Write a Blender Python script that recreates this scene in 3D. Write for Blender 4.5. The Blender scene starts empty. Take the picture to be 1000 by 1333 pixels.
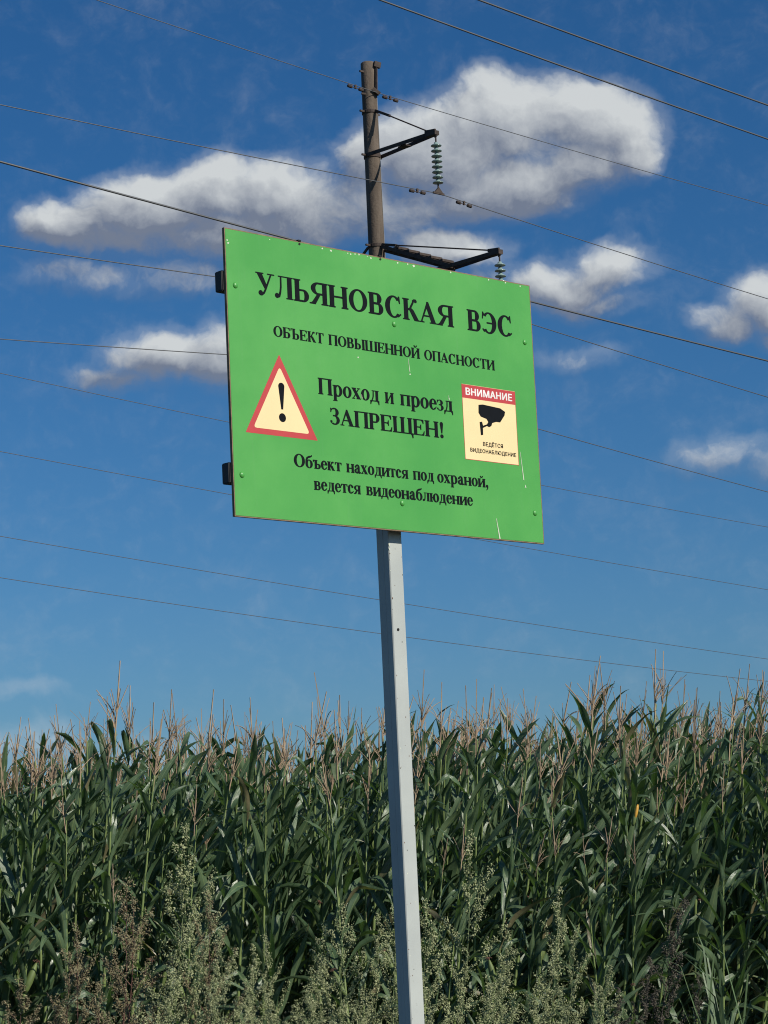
import bpy, bmesh, math, random
import numpy as np
from mathutils import Vector, Matrix
R = math.radians
SC = bpy.context.scene
COL = SC.collection

# ---------------------------------------------------------------- camera
EYE = Vector((0, 0, 1.5)); F = 3200.0; PITCH = R(8.94); ROLL = R(2.69)
fw = Vector((0, math.cos(PITCH), math.sin(PITCH)))
up0 = Vector((0, -math.sin(PITCH), math.cos(PITCH)))
rt = Vector((1, 0, 0)) * math.cos(ROLL) - up0 * math.sin(ROLL)
up = Vector((1, 0, 0)) * math.sin(ROLL) + up0 * math.cos(ROLL)
cam_d = bpy.data.cameras.new('camera'); cam = bpy.data.objects.new('camera', cam_d); COL.objects.link(cam)
cam_d.sensor_fit = 'HORIZONTAL'; cam_d.sensor_width = 36; cam_d.lens = 36 * F / 1000
cam_d.clip_start = 0.05; cam_d.clip_end = 6000
M = Matrix.Identity(4)
for i in range(3):
    M[i][0], M[i][1], M[i][2], M[i][3] = rt[i], up[i], -fw[i], EYE[i]
cam.matrix_world = M
SC.camera = cam

# ---------------------------------------------------------------- light and exposure
SUN_EL = R(34); SUN_AZ = math.atan2(0.83, -0.56)          # azimuth clockwise from +Y
SUN_DIR = Vector((math.cos(SUN_EL) * math.sin(SUN_AZ), math.cos(SUN_EL) * math.cos(SUN_AZ), math.sin(SUN_EL)))
sun_d = bpy.data.lights.new('sun', 'SUN'); sun_d.energy = 5.0; sun_d.angle = R(0.53); sun_d.color = (1.0, 0.93, 0.82)
sun = bpy.data.objects.new('sun', sun_d); COL.objects.link(sun)
sun.rotation_euler = SUN_DIR.to_track_quat('Z', 'Y').to_euler()
SC.view_settings.view_transform = 'Standard'; SC.view_settings.look = 'None'
SC.view_settings.gamma = 1; SC.view_settings.use_curve_mapping = False
SC.view_settings.exposure = -0.12
SKY_STRENGTH = 0.10
SC.cycles.filter_width = 1.1

def direction(x, y):
    d = fw * F + rt * (x - 500) + up * (666.5 - y)
    return d
def at(x, y, Y):
    d = direction(x, y); return EYE + d * (Y / d.y)

# ---------------------------------------------------------------- world: sky with clouds
W = bpy.data.worlds.new('World'); SC.world = W; W.use_nodes = True
nt = W.node_tree; nt.nodes.clear()

class NB:
    """tiny helper to write node maths"""
    def __init__(s, tree): s.t = tree
    def n(s, typ, **kw):
        nd = s.t.nodes.new(typ)
        for k, v in kw.items(): setattr(nd, k, v)
        return nd
    def _set(s, sock, v):
        if isinstance(v, bpy.types.NodeSocket): s.t.links.new(v, sock)
        elif v is not None: sock.default_value = v
    def m(s, op, a, b=None, c=None, clamp=False):
        nd = s.n('ShaderNodeMath', operation=op); nd.use_clamp = clamp
        s._set(nd.inputs[0], a)
        if b is not None: s._set(nd.inputs[1], b)
        if c is not None: s._set(nd.inputs[2], c)
        return nd.outputs[0]
    def v(s, op, a, b=None, sc=None):
        nd = s.n('ShaderNodeVectorMath', operation=op); s._set(nd.inputs[0], a)
        if b is not None: s._set(nd.inputs[1], b)
        if sc is not None: s._set(nd.inputs[3], sc)
        return nd.outputs[1] if op in ('DOT_PRODUCT', 'LENGTH') else nd.outputs[0]
    def mix(s, f, a, b, mode='MIX'):
        nd = s.n('ShaderNodeMix', data_type='RGBA', blend_type=mode)
        s._set(nd.inputs[0], f); s._set(nd.inputs[6], a); s._set(nd.inputs[7], b)
        return nd.outputs[2]
    def rng(s, v, a, b, c=0.0, d=1.0, smooth=True):
        nd = s.n('ShaderNodeMapRange', interpolation_type='SMOOTHSTEP' if smooth else 'LINEAR')
        s._set(nd.inputs[0], v)
        for i, q in enumerate((a, b, c, d)): s._set(nd.inputs[1 + i], q)
        return nd.outputs[0]
    def noise(s, vec, scale, detail=4, rough=0.5, dist=0.0, lac=2.0):
        nd = s.n('ShaderNodeTexNoise'); s._set(nd.inputs['Vector'], vec); s._set(nd.inputs['Scale'], scale)
        nd.inputs['Detail'].default_value = detail; nd.inputs['Roughness'].default_value = rough
        nd.inputs['Distortion'].default_value = dist; nd.inputs['Lacunarity'].default_value = lac
        return nd.outputs[0], nd.outputs[1]

# the clouds in view: centre and half-size on the tangent plane facing north, strength
CLUSTERS = [   # (centre height, half height), lobes
 ((192, 92), [(775, 152, 90, 52, 1), (655, 160, 96, 58, 1), (822, 186, 46, 52, .9), (560, 190, 96, 62, .95), (478, 205, 46, 46, .85), (660, 240, 150, 42, .85), (760, 215, 80, 44, .8), (540, 262, 120, 42, .68), (480, 262, 80, 50, .7)]),
 ((268, 72), [(272, 238, 68, 42, 1), (185, 260, 96, 48, 1), (82, 290, 60, 38, .95), (352, 255, 86, 46, .95), (290, 300, 160, 40, .8), (425, 275, 80, 52, .8), (130, 308, 100, 26, .75), (395, 292, 120, 44, .78), (480, 290, 90, 44, .66)]),
 ((352, 30), [(105, 352, 88, 24, .60), (225, 352, 80, 26, .60)]),
 ((455, 45), [(225, 455, 92, 38, .85), (150, 484, 60, 22, .72), (300, 455, 60, 50, .85)]),
 ((330, 45), [(588, 322, 84, 34, .85), (640, 365, 70, 34, .6)]),
 ((362, 48), [(795, 345, 60, 34, .82), (722, 370, 74, 34, .85), (775, 392, 72, 20, .6)]),
 ((400, 52), [(985, 385, 54, 44, .88), (932, 408, 40, 28, .8), (1010, 430, 40, 30, .8)]),
 ((598, 32), [(940, 595, 80, 26, .56), (1000, 612, 44, 26, .56)]),
 ((462, 24), [(752, 462, 64, 20, .50)]),
 ((990, 36), [(20, 980, 110, 34, .50), (170, 990, 110, 30, .48), (40, 905, 70, 14, .44)])]
g = bpy.data.node_groups.new('cloud_field', 'ShaderNodeTree')
g.interface.new_socket('P', in_out='INPUT', socket_type='NodeSocketVector')
g.interface.new_socket('D', in_out='OUTPUT', socket_type='NodeSocketFloat'); g.interface.new_socket('H', in_out='OUTPUT', socket_type='NodeSocketFloat')
b = NB(g); gi = b.n('NodeGroupInput'); go = b.n('NodeGroupOutput')
P = gi.outputs[0]
_, wc = b.noise(P, 16, 3, .55)
wv = b.v('SCALE', b.v('SUBTRACT', wc, (.5, .5, .5)), sc=0.030)
_, wc2 = b.noise(P, 70, 3, .6)
wv2 = b.v('SCALE', b.v('SUBTRACT', wc2, (.5, .5, .5)), sc=0.010)
PW = b.v('ADD', b.v('ADD', P, wv), wv2)
acc = None; sw = None; sh_ = None
for cyc, dim, x, y, rx, ry, st in [(c_[0], .22 * min(i_, 1) + .12 * (i_ in (2, 3, 7, 8))) + l_ for i_, c_ in enumerate(CLUSTERS) for l_ in c_[1]]:
    d = direction(x, y); u, v_ = d.x / d.y, d.z / d.y
    q = b.v('MULTIPLY', b.v('SUBTRACT', PW, (u, v_, 0)), (F / rx * .98, F / ry * .98, 0))
    r2 = b.v('DOT_PRODUCT', q, q)
    e = b.m('MULTIPLY', b.m('SUBTRACT', 1.0, b.m('MULTIPLY', r2, .5), clamp=True), st)
    acc = e if acc is None else b.m('SMOOTH_MAX', acc, e, 0.22)
    w_ = b.m('MULTIPLY', e, e)
    hh_ = b.m('MULTIPLY', w_, b.m('ADD', b.v('DOT_PRODUCT', q, (.26, .60, 0)), .75 * (cyc[0] - y) / cyc[1] - dim))
    sw = w_ if sw is None else b.m('ADD', sw, w_); sh_ = hh_ if sh_ is None else b.m('ADD', sh_, hh_)
n1, _ = b.noise(PW, 30, 8, .62, .15)
n2, _ = b.noise(PW, 105, 5, .6, .1)
dd = b.m('ADD', acc, b.m('ADD', b.m('MULTIPLY', b.m('SUBTRACT', n1, .5), .54), b.m('MULTIPLY', b.m('SUBTRACT', n2, .5), .34)))
g.links.new(dd, go.inputs[0]); g.links.new(b.m('DIVIDE', sh_, b.m('ADD', sw, .02)), go.inputs[1])

b = NB(nt)
tc = b.n('ShaderNodeTexCoord'); D = tc.outputs['Generated']
sep = b.n('ShaderNodeSeparateXYZ'); nt.links.new(D, sep.inputs[0]); dx, dy, dz = sep.outputs
sky = b.n('ShaderNodeTexSky', sky_type='NISHITA'); sky.sun_disc = False
sky.sun_elevation = SUN_EL; sky.sun_rotation = SUN_AZ % (2 * math.pi)
sky.altitude = 100; sky.air_density = 1.0; sky.dust_density = 0.6; sky.ozone_density = 3.0
# clear dry air: deeper blue than the model gives
sk = b.v('MULTIPLY', sky.outputs[0], (0.43, 0.61, 0.80))
hsv = b.n('ShaderNodeHueSaturation'); nt.links.new(sk, hsv.inputs['Color']); hsv.inputs['Saturation'].default_value = 1.12
gam = b.n('ShaderNodeGamma'); nt.links.new(hsv.outputs[0], gam.inputs[0]); gam.inputs[1].default_value = 1.0
skc = gam.outputs[0]
# north-facing tangent plane for the clouds in view
ys = b.m('MAXIMUM', dy, 0.05)
cmb = b.n('ShaderNodeCombineXYZ')
nt.links.new(b.m('DIVIDE', dx, ys), cmb.inputs[0]); nt.links.new(b.m('DIVIDE', dz, ys), cmb.inputs[1])
Pc = cmb.outputs[0]
def field(vec):
    gn = b.n('ShaderNodeGroup'); gn.node_tree = g; nt.links.new(vec, gn.inputs[0]); return gn.outputs
d0, hgt = field(Pc)
d1 = field(b.v('ADD', Pc, (0.006, 0.010, 0)))[0]
d2 = field(b.v('ADD', Pc, (0.0018, 0.0028, 0)))[0]
front = b.rng(dy, 0.5, 0.8)
# the same kind of clouds over the rest of the sky
zz = b.m('MAXIMUM', dz, 0.06)
cm2 = b.n('ShaderNodeCombineXYZ'); nt.links.new(b.m('DIVIDE', dx, zz), cm2.inputs[0]); nt.links.new(b.m('DIVIDE', dy, zz), cm2.inputs[1])
n3, _ = b.noise(cm2.outputs[0], 0.55, 8, .55)
rest = b.m('MULTIPLY', b.rng(n3, .56, .70), b.m('MULTIPLY', b.rng(dz, 0.03, 0.12), .85))
dens = b.rng(d0, 0.30, 0.78)
wisp = b.m('MULTIPLY', b.rng(d0, .10, .55), .22)
vm = b.n('ShaderNodeMapping'); nt.links.new(Pc, vm.inputs[0]); vm.inputs['Scale'].default_value = (5, 16, 1)
n5, _ = b.noise(vm.outputs[0], 1.0, 6, .62, .6)
veil = b.m('MULTIPLY', b.rng(n5, .48, .80), b.rng(dz, .10, .22, .045, .0, False))
alpha_f = b.m('MULTIPLY', b.m('MAXIMUM', b.m('MAXIMUM', b.m('POWER', dens, 1.15), wisp), veil), b.m('MULTIPLY', front, b.rng(dz, -0.01, 0.02)))
relief = b.m('ADD', b.m('SUBTRACT', d0, d1), b.m('MULTIPLY', b.m('SUBTRACT', d0, d2), .45))
shade = b.rng(b.m('ADD', b.m('ADD', b.m('MULTIPLY', hgt, .62), b.m('MULTIPLY', relief, 1.5)), b.m('MULTIPLY', b.m('SUBTRACT', dens, 1.0), -.35)), -.50, .78, 0.0, 1.0, False)
CW = b.mix(shade, (1.9, 2.25, 3.05, 1), (6.9, 7.2, 7.3, 1))
full = b.mix(b.m('MULTIPLY', alpha_f, .96), skc, CW)
full = b.mix(b.m('MULTIPLY', rest, b.m('SUBTRACT', 1.0, front)), full, (4.6, 5.0, 5.5, 1))
bg = b.n('ShaderNodeBackground'); nt.links.new(full, bg.inputs[0]); bg.inputs[1].default_value = SKY_STRENGTH
wo = b.n('ShaderNodeOutputWorld'); nt.links.new(bg.outputs[0], wo.inputs[0])

# ---------------------------------------------------------------- helpers
def tag(o, label=None, cat=None, group=None, kind=None):
    if label: o['label'] = label
    if cat: o['category'] = cat
    if group: o['group'] = group
    if kind: o['kind'] = kind
    return o
def empty(name, loc, rot=(0, 0, 0), label=None, cat=None, group=None):
    o = bpy.data.objects.new(name, None); COL.objects.link(o); o.empty_display_size = .1
    o.location = loc; o.rotation_euler = rot
    return tag(o, label, cat, group)
def link(name, me, parent=None, mw=None):
    o = bpy.data.objects.new(name, me); COL.objects.link(o)
    if parent: o.parent = parent
    if mw is not None: o.matrix_basis = mw
    return o
class MB:
    def __init__(s): s.v = []; s.f = []; s.uv = None
    def add(s, vs, fs):
        o = len(s.v); s.v += [tuple(p) for p in vs]; s.f += [tuple(i + o for i in q) for q in fs]
    def box(s, x0, x1, y0, y1, z0, z1):
        s.add([(x0, y0, z0), (x1, y0, z0), (x1, y1, z0), (x0, y1, z0), (x0, y0, z1), (x1, y0, z1), (x1, y1, z1), (x0, y1, z1)],
              [(3, 2, 1, 0), (4, 5, 6, 7), (0, 1, 5, 4), (1, 2, 6, 5), (2, 3, 7, 6), (3, 0, 4, 7)])
    def tube(s, pts, rad, n=6, cap=True):
        pts = [Vector(p) for p in pts]; L = len(pts)
        if not hasattr(rad, '__len__'): rad = [rad] * L
        t0 = (pts[1] - pts[0]).normalized()
        a = t0.orthogonal().normalized(); vs = []
        for i in range(L):
            t = (pts[min(i + 1, L - 1)] - pts[max(i - 1, 0)]).normalized()
            a = (a - t * a.dot(t)).normalized(); c = t.cross(a)
            for k in range(n):
                an = 2 * math.pi * k / n
                vs.append(pts[i] + (a * math.cos(an) + c * math.sin(an)) * rad[i])
        fs = [(i * n + k, i * n + (k + 1) % n, (i + 1) * n + (k + 1) % n, (i + 1) * n + k) for i in range(L - 1) for k in range(n)]
        if cap: fs += [tuple(range(n))[::-1], tuple((L - 1) * n + k for k in range(n))]
        s.add(vs, fs)
    def bar(s, a, c, w, h, upv=(0, 0, 1)):
        a, c = Vector(a), Vector(c); t = (c - a).normalized(); sd = t.cross(Vector(upv)).normalized(); u = sd.cross(t)
        q = [a + sd * (w / 2 * i) + u * (h / 2 * j) for i, j in ((-1, -1), (1, -1), (1, 1), (-1, 1))]
        q += [p + (c - a) for p in q]
        s.add(q, [(3, 2, 1, 0), (4, 5, 6, 7), (0, 1, 5, 4), (1, 2, 6, 5), (2, 3, 7, 6), (3, 0, 4, 7)])
    def lathe(s, prof, n=16, c=(0, 0, 0)):
        vs = [(c[0] + r * math.cos(2 * math.pi * k / n), c[1] + r * math.sin(2 * math.pi * k / n), c[2] + z) for r, z in prof for k in range(n)]
        L = len(prof)
        fs = [(i * n + k, i * n + (k + 1) % n, (i + 1) * n + (k + 1) % n, (i + 1) * n + k) for i in range(L - 1) for k in range(n)]
        fs += [tuple(range(n))[::-1], tuple((L - 1) * n + k for k in range(n))]
        s.add(vs, fs)
    def mesh(s, name, mat, smooth=False):
        me = bpy.data.meshes.new(name); me.from_pydata(s.v, [], s.f)
        for m_ in (mat if isinstance(mat, (list, tuple)) else [mat]): me.materials.append(m_)
        if smooth: me.shade_smooth()
        if s.uv:
            ul = me.uv_layers.new(name='uv'); li = np.zeros(len(me.loops), dtype=np.int32); me.loops.foreach_get('vertex_index', li)
            ul.data.foreach_set('uv', np.array(s.uv, dtype=np.float32)[li].ravel())
        me.update(); return me
    def build(s, name, mat, parent=None, smooth=False):
        return link(name, s.mesh(name, mat, smooth), parent)

def material(name):
    m_ = bpy.data.materials.new(name); m_.use_nodes = True; t = m_.node_tree
    return m_, NB(t), t.nodes['Principled BSDF'], t.nodes['Material Output']
def plain(name, col, rough=.6, metal=0.0, var=.12, scale=8, bump=.0, spec=.5):
    m_, b, p, o = material(name); tc = b.n('ShaderNodeTexCoord')
    f, _ = b.noise(tc.outputs['Object'], scale, 5, .6)
    k = b.rng(f, .25, .75, 1 - var, 1 + var, False)
    c = b.v('SCALE', tuple(col[:3]), sc=k)
    m_.node_tree.links.new(c, p.inputs['Base Color'])
    p.inputs['Roughness'].default_value = rough; p.inputs['Metallic'].default_value = metal; p.inputs['Specular IOR Level'].default_value = spec
    if bump:
        bn = b.n('ShaderNodeBump'); bn.inputs['Strength'].default_value = bump; bn.inputs['Distance'].default_value = .01
        m_.node_tree.links.new(f, bn.inputs['Height']); m_.node_tree.links.new(bn.outputs[0], p.inputs['Normal'])
    return m_

# ================================================================ ground
def ground_mat():
    m_, b, p, o = material('soil'); tc = b.n('ShaderNodeTexCoord')
    f, _ = b.noise(tc.outputs['Object'], .8, 8, .65); h, _ = b.noise(tc.outputs['Object'], 14, 6, .7)
    c = b.mix(b.rng(f, .35, .65), (.055, .042, .028, 1), (.070, .082, .035, 1))
    c = b.mix(b.m('MULTIPLY', h, .5), c, (.03, .024, .017, 1))
    L = m_.node_tree.links; L.new(c, p.inputs['Base Color']); p.inputs['Roughness'].default_value = .95
    bn = b.n('ShaderNodeBump'); bn.inputs['Distance'].default_value = .05; L.new(h, bn.inputs['Height']); L.new(bn.outputs[0], p.inputs['Normal'])
    return m_
gm = MB()
xs = [-3000, -300, -60] + [x for x in np.linspace(-30, 30, 61)] + [60, 300, 3000]
ysl = [-3000, -300, -60, -20, -5, 0] + [y for y in np.linspace(2, 50, 49)] + [80, 300, 3000]
rnd = random.Random(3)
gv = []
for y in ysl:
    for x in xs:
        z = 0.0
        if abs(x) < 29 and 3 < y < 49: z = rnd.uniform(-.05, .0)
        gv.append((x, y, z))
nx = len(xs)
gm.add(gv, [(j * nx + i, j * nx + i + 1, (j + 1) * nx + i + 1, (j + 1) * nx + i) for j in range(len(ysl) - 1) for i in range(nx - 1)])
tag(gm.build('ground', ground_mat(), smooth=True), kind='structure')

# ================================================================ the notice board
PHI = R(47.13)
dS = Vector((math.sin(PHI), math.cos(PHI), 0)); nS = Vector((math.cos(PHI), -math.sin(PHI), 0))   # along the board, out of its face
SC0 = Vector((0.049, 8.706, 0))
BZ = 1.802 + 1.5                                                   # height of the board's centre
# local frame of the board: x along the board, y into its back, z up
rotS = math.atan2(dS.y, dS.x)
board = empty('notice_board', (SC0.x, SC0.y, 0), (0, 0, rotS),
              'green warning notice board with black Cyrillic lettering on a pale grey square steel post', 'sign')

def board_mat():
    m_, b, p, o = material('green_enamel'); L = m_.node_tree.links; tc = b.n('ShaderNodeTexCoord')
    f, _ = b.noise(tc.outputs['Object'], 2.2, 6, .6); h, _ = b.noise(tc.outputs['Object'], 60, 4, .7)
    st = b.n('ShaderNodeMapping'); L.new(tc.outputs['Object'], st.inputs[0]); st.inputs['Scale'].default_value = (30, 1, 2.0)
    s_, _ = b.noise(st.outputs[0], 1.6, 5, .65)
    c = b.mix(b.rng(f, .3, .7), (.070, .325, .062, 1), (.086, .370, .070, 1))
    c = b.mix(b.m('MULTIPLY', b.rng(s_, .52, .78), .20), c, (.13, .34, .12, 1))
    c = b.mix(b.m('MULTIPLY', b.rng(h, .6, .8), .18), c, (.05, .22, .06, 1))
    L.new(c, p.inputs['Base Color']); L.new(b.rng(f, .3, .7, .30, .45), p.inputs['Roughness'])
    bn = b.n('ShaderNodeBump'); bn.inputs['Distance'].default_value = .004; bn.inputs['Strength'].default_value = .25
    L.new(f, bn.inputs['Height']); L.new(bn.outputs[0], p.inputs['Normal'])
    return m_
MT = dict(green=board_mat(), black=plain('black_vinyl', (.006, .008, .011), .85, spec=.12, var=.2, scale=30),
          halo=plain('letter_edge', (.16, .42, .17), .5), red=plain('red_print', (.50, .050, .050), .4, var=.1, scale=12),
          cream=plain('cream_print', (.86, .68, .36), .42, var=.05, scale=6), white=plain('white_print', (.8, .78, .74), .45),
          greysteel=None, edge=plain('weathered_edge', (.22, .15, .09), .8, var=.5, scale=30),
          rust=plain('rust', (.13, .06, .03), .9, var=.5, scale=40), dark=plain('dark_steel', (.025, .028, .03), .6, .2),
          chip=plain('bare_metal_chip', (.62, .66, .52), .5, .1), darkhole=plain('dark_hole', (.01, .01, .01), .9))
def post_mat():
    m_, b, p, o = material('grey_paint'); L = m_.node_tree.links; tc = b.n('ShaderNodeTexCoord')
    f, _ = b.noise(tc.outputs['Object'], 3, 6, .6); h, _ = b.noise(tc.outputs['Object'], 34, 6, .75)
    st = b.n('ShaderNodeMapping'); L.new(tc.outputs['Object'], st.inputs[0]); st.inputs['Scale'].default_value = (22, 22, .8)
    s_, _ = b.noise(st.outputs[0], 1.5, 5, .6)
    c = b.mix(b.rng(f, .3, .7), (.39, .42, .40, 1), (.46, .49, .46, 1))
    c = b.mix(b.m('MULTIPLY', b.rng(s_, .5, .75), .25), c, (.28, .30, .29, 1))
    c = b.mix(b.m('MULTIPLY', b.rng(h, .66, .72), .8), c, (.12, .11, .10, 1))
    L.new(c, p.inputs['Base Color']); p.inputs['Roughness'].default_value = .5
    return m_
MT['greysteel'] = post_mat()

def beveled_box(name, x0, x1, y0, y1, z0, z1, r, mat, parent, seg=2):
    bm = bmesh.new(); bmesh.ops.create_cube(bm, size=1)
    for v in bm.verts:
        v.co = Vector((x0 if v.co.x < 0 else x1, y0 if v.co.y < 0 else y1, z0 if v.co.z < 0 else z1))
    bmesh.ops.bevel(bm, geom=list(bm.edges), offset=r, segments=seg, affect='EDGES')
    me = bpy.data.meshes.new(name); bm.to_mesh(me); bm.free(); me.materials.append(mat)
    return link(name, me, parent)

TH = 0.003
panel = beveled_box('panel', -.75, .75, 0, TH, BZ - .5, BZ + .5, .0008, MT['green'], board, 1)
# worn rim: thin strips standing round the sheet, edge of the backing board
rim = MB(); e = .0035
rim.box(-.75 - e, .75 + e, .0006, .012, BZ + .5002, BZ + .5002 + e); rim.box(-.75 - e, .75 + e, .0006, .012, BZ - .5002 - e, BZ - .5002)
rim.box(-.75 - e, -.7502, .0006, .012, BZ - .5, BZ + .5); rim.box(.7502, .75 + e, .0006, .012, BZ - .5, BZ + .5)
rim.build('rim', MT['edge'], board)
backing = beveled_box('backing_board', -.7498, .7498, .0034, .0115, BZ - .4998, BZ + .4998, .0005, MT['dark'], board, 1)

# rails behind the board and the post
for zr in (.318, -.352):
    beveled_box('rail', -.762, .745, .0122, .052, BZ + zr - .036, BZ + zr + .036, .003, MT['dark'], board)
PW_ = .066
def ux(x, y, off):   # position along the board (its own x) of the ray through a photo point, at depth off behind the face
    dr = direction(x, y); o = SC0 + Vector((0, 0, 0)) - nS * off; e0 = Vector((EYE.x, EYE.y, 0))
    t = (o - e0).dot(nS) / Vector((dr.x, dr.y, 0)).dot(nS)
    return (e0 + Vector((dr.x, dr.y, 0)) * t - SC0).dot(dS)
px = ux(509.5, 820 - 40, .0525)
post = beveled_box('post', px, px + PW_, .0525, .0525 + PW_, -.3, BZ + .42, .003, MT['greysteel'], board, 1)
cap_ = beveled_box('post_cap', px - .001, px + PW_ + .001, .0515, .0535 + PW_, BZ + .421, BZ + .427, .001, MT['greysteel'], board)
bc = MB()
bc.lathe([(.0055, 0), (.0055, .0015)], 8, (0, 0, 0))
bcm = bc.mesh('bolt_hole', MT['darkhole'])
h_ = link('bolt_hole', bcm, board, Matrix.Translation((px + .026, .0522, BZ - .5 - .352)) @ Matrix.Rotation(R(90), 4, 'X'))
h2 = link('bolt_hole', bcm, board, Matrix.Translation((px + .043, .0522, BZ - .5 - .396)) @ Matrix.Rotation(R(90), 4, 'X') @ Matrix.Scale(.35, 4))

pm = random.Random(4); spk = {'darkhole': [], 'rust': [], 'chip': []}
for i in range(46):
    zc = BZ - .5 - (pm.random() ** .8) * 1.9; k_ = pm.choice(['rust', 'darkhole', 'chip', 'rust'])
    uu = pm.choice([pm.uniform(.0035, .010), pm.uniform(.005, PW_ - .006), pm.uniform(PW_ - .010, PW_ - .004)]); r_ = pm.uniform(.0008, .0022)
    spk[k_].append([(px + uu + r_ * pm.uniform(.5, 1.2) * math.cos(a_), zc + r_ * pm.uniform(.5, 2.2) * math.sin(a_)) for a_ in [2 * math.pi * j / 6 for j in range(6)]])
for zc, uu, r_ in ((BZ - .545, .0035, .004), (BZ - .562, .0040, .0035), (BZ - .60, .0038, .002), (BZ - .640, .0036, .0016)):
    spk['chip'].append([(px + uu - .001 + r_ * math.cos(a_) * .8, zc + r_ * pm.uniform(.8, 2) * math.sin(a_)) for a_ in [2 * math.pi * j / 6 for j in range(6)]])
for k_, ps_ in spk.items():
    mb = MB()
    for i, p_ in enumerate(ps_): mb.add([(a_, .0523 - i * .00001, c_) for a_, c_ in p_], [tuple(range(6))])
    tag(mb.build('paint_blemish', MT[k_], board), kind='stuff')
sm_ = MB(); sm_.box(px - .0008, px + .0002, .0525 + PW_ * .45, .0525 + PW_ * .52, -.2, BZ - .3); sm_.build('weld_seam', MT['greysteel'], board)

# ---- lettering: a bold serif face drawn stroke by stroke (1000 units to the em, cap height 676)
CAP = 676.0; XH = 461.0
def rect(x0, y0, x1, y1): return [(x0, y0), (x1, y0), (x1, y1), (x0, y1)]
def arc(cx, cy, ro, ri, a0, a1, n=18, shift=0):
    """crescent band between two ellipses, as quads; ri centre may be shifted"""
    out = []; q = []
    for i in range(n + 1):
        a = R(a0 + (a1 - a0) * i / n)
        q.append(((cx + ro[0] * math.cos(a), cy + ro[1] * math.sin(a)), (cx + shift + ri[0] * math.cos(a), cy + ri[1] * math.sin(a))))
    return [('strip', q)]
def stem(x, w, h, top='lr', bot='lr', y0=0, s=60, th=26):
    o = [rect(x, y0, x + w, h)]
    def ser(y, sg, sides):
        r = []
        a = x - (s if 'l' in sides else 0); c = x + w + (s if 'r' in sides else 0)
        if sides: r.append(rect(a, min(y, y + sg * th), c, max(y, y + sg * th)))
        if 'l' in sides: r.append([(x - s * .55, y + sg * th), (x, y + sg * th), (x, y + sg * (th + 26))])
        if 'r' in sides: r.append([(x + w, y + sg * th), (x + w + s * .55, y + sg * th), (x + w, y + sg * (th + 26))])
        return r
    if top: o += ser(h, -1, top)
    if bot: o += ser(y0, 1, bot)
    return o
def diag(x0, y0, x1, y1, w): return [[(x0, y0), (x0 + w, y0), (x1 + w, y1), (x1, y1)]]
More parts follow.
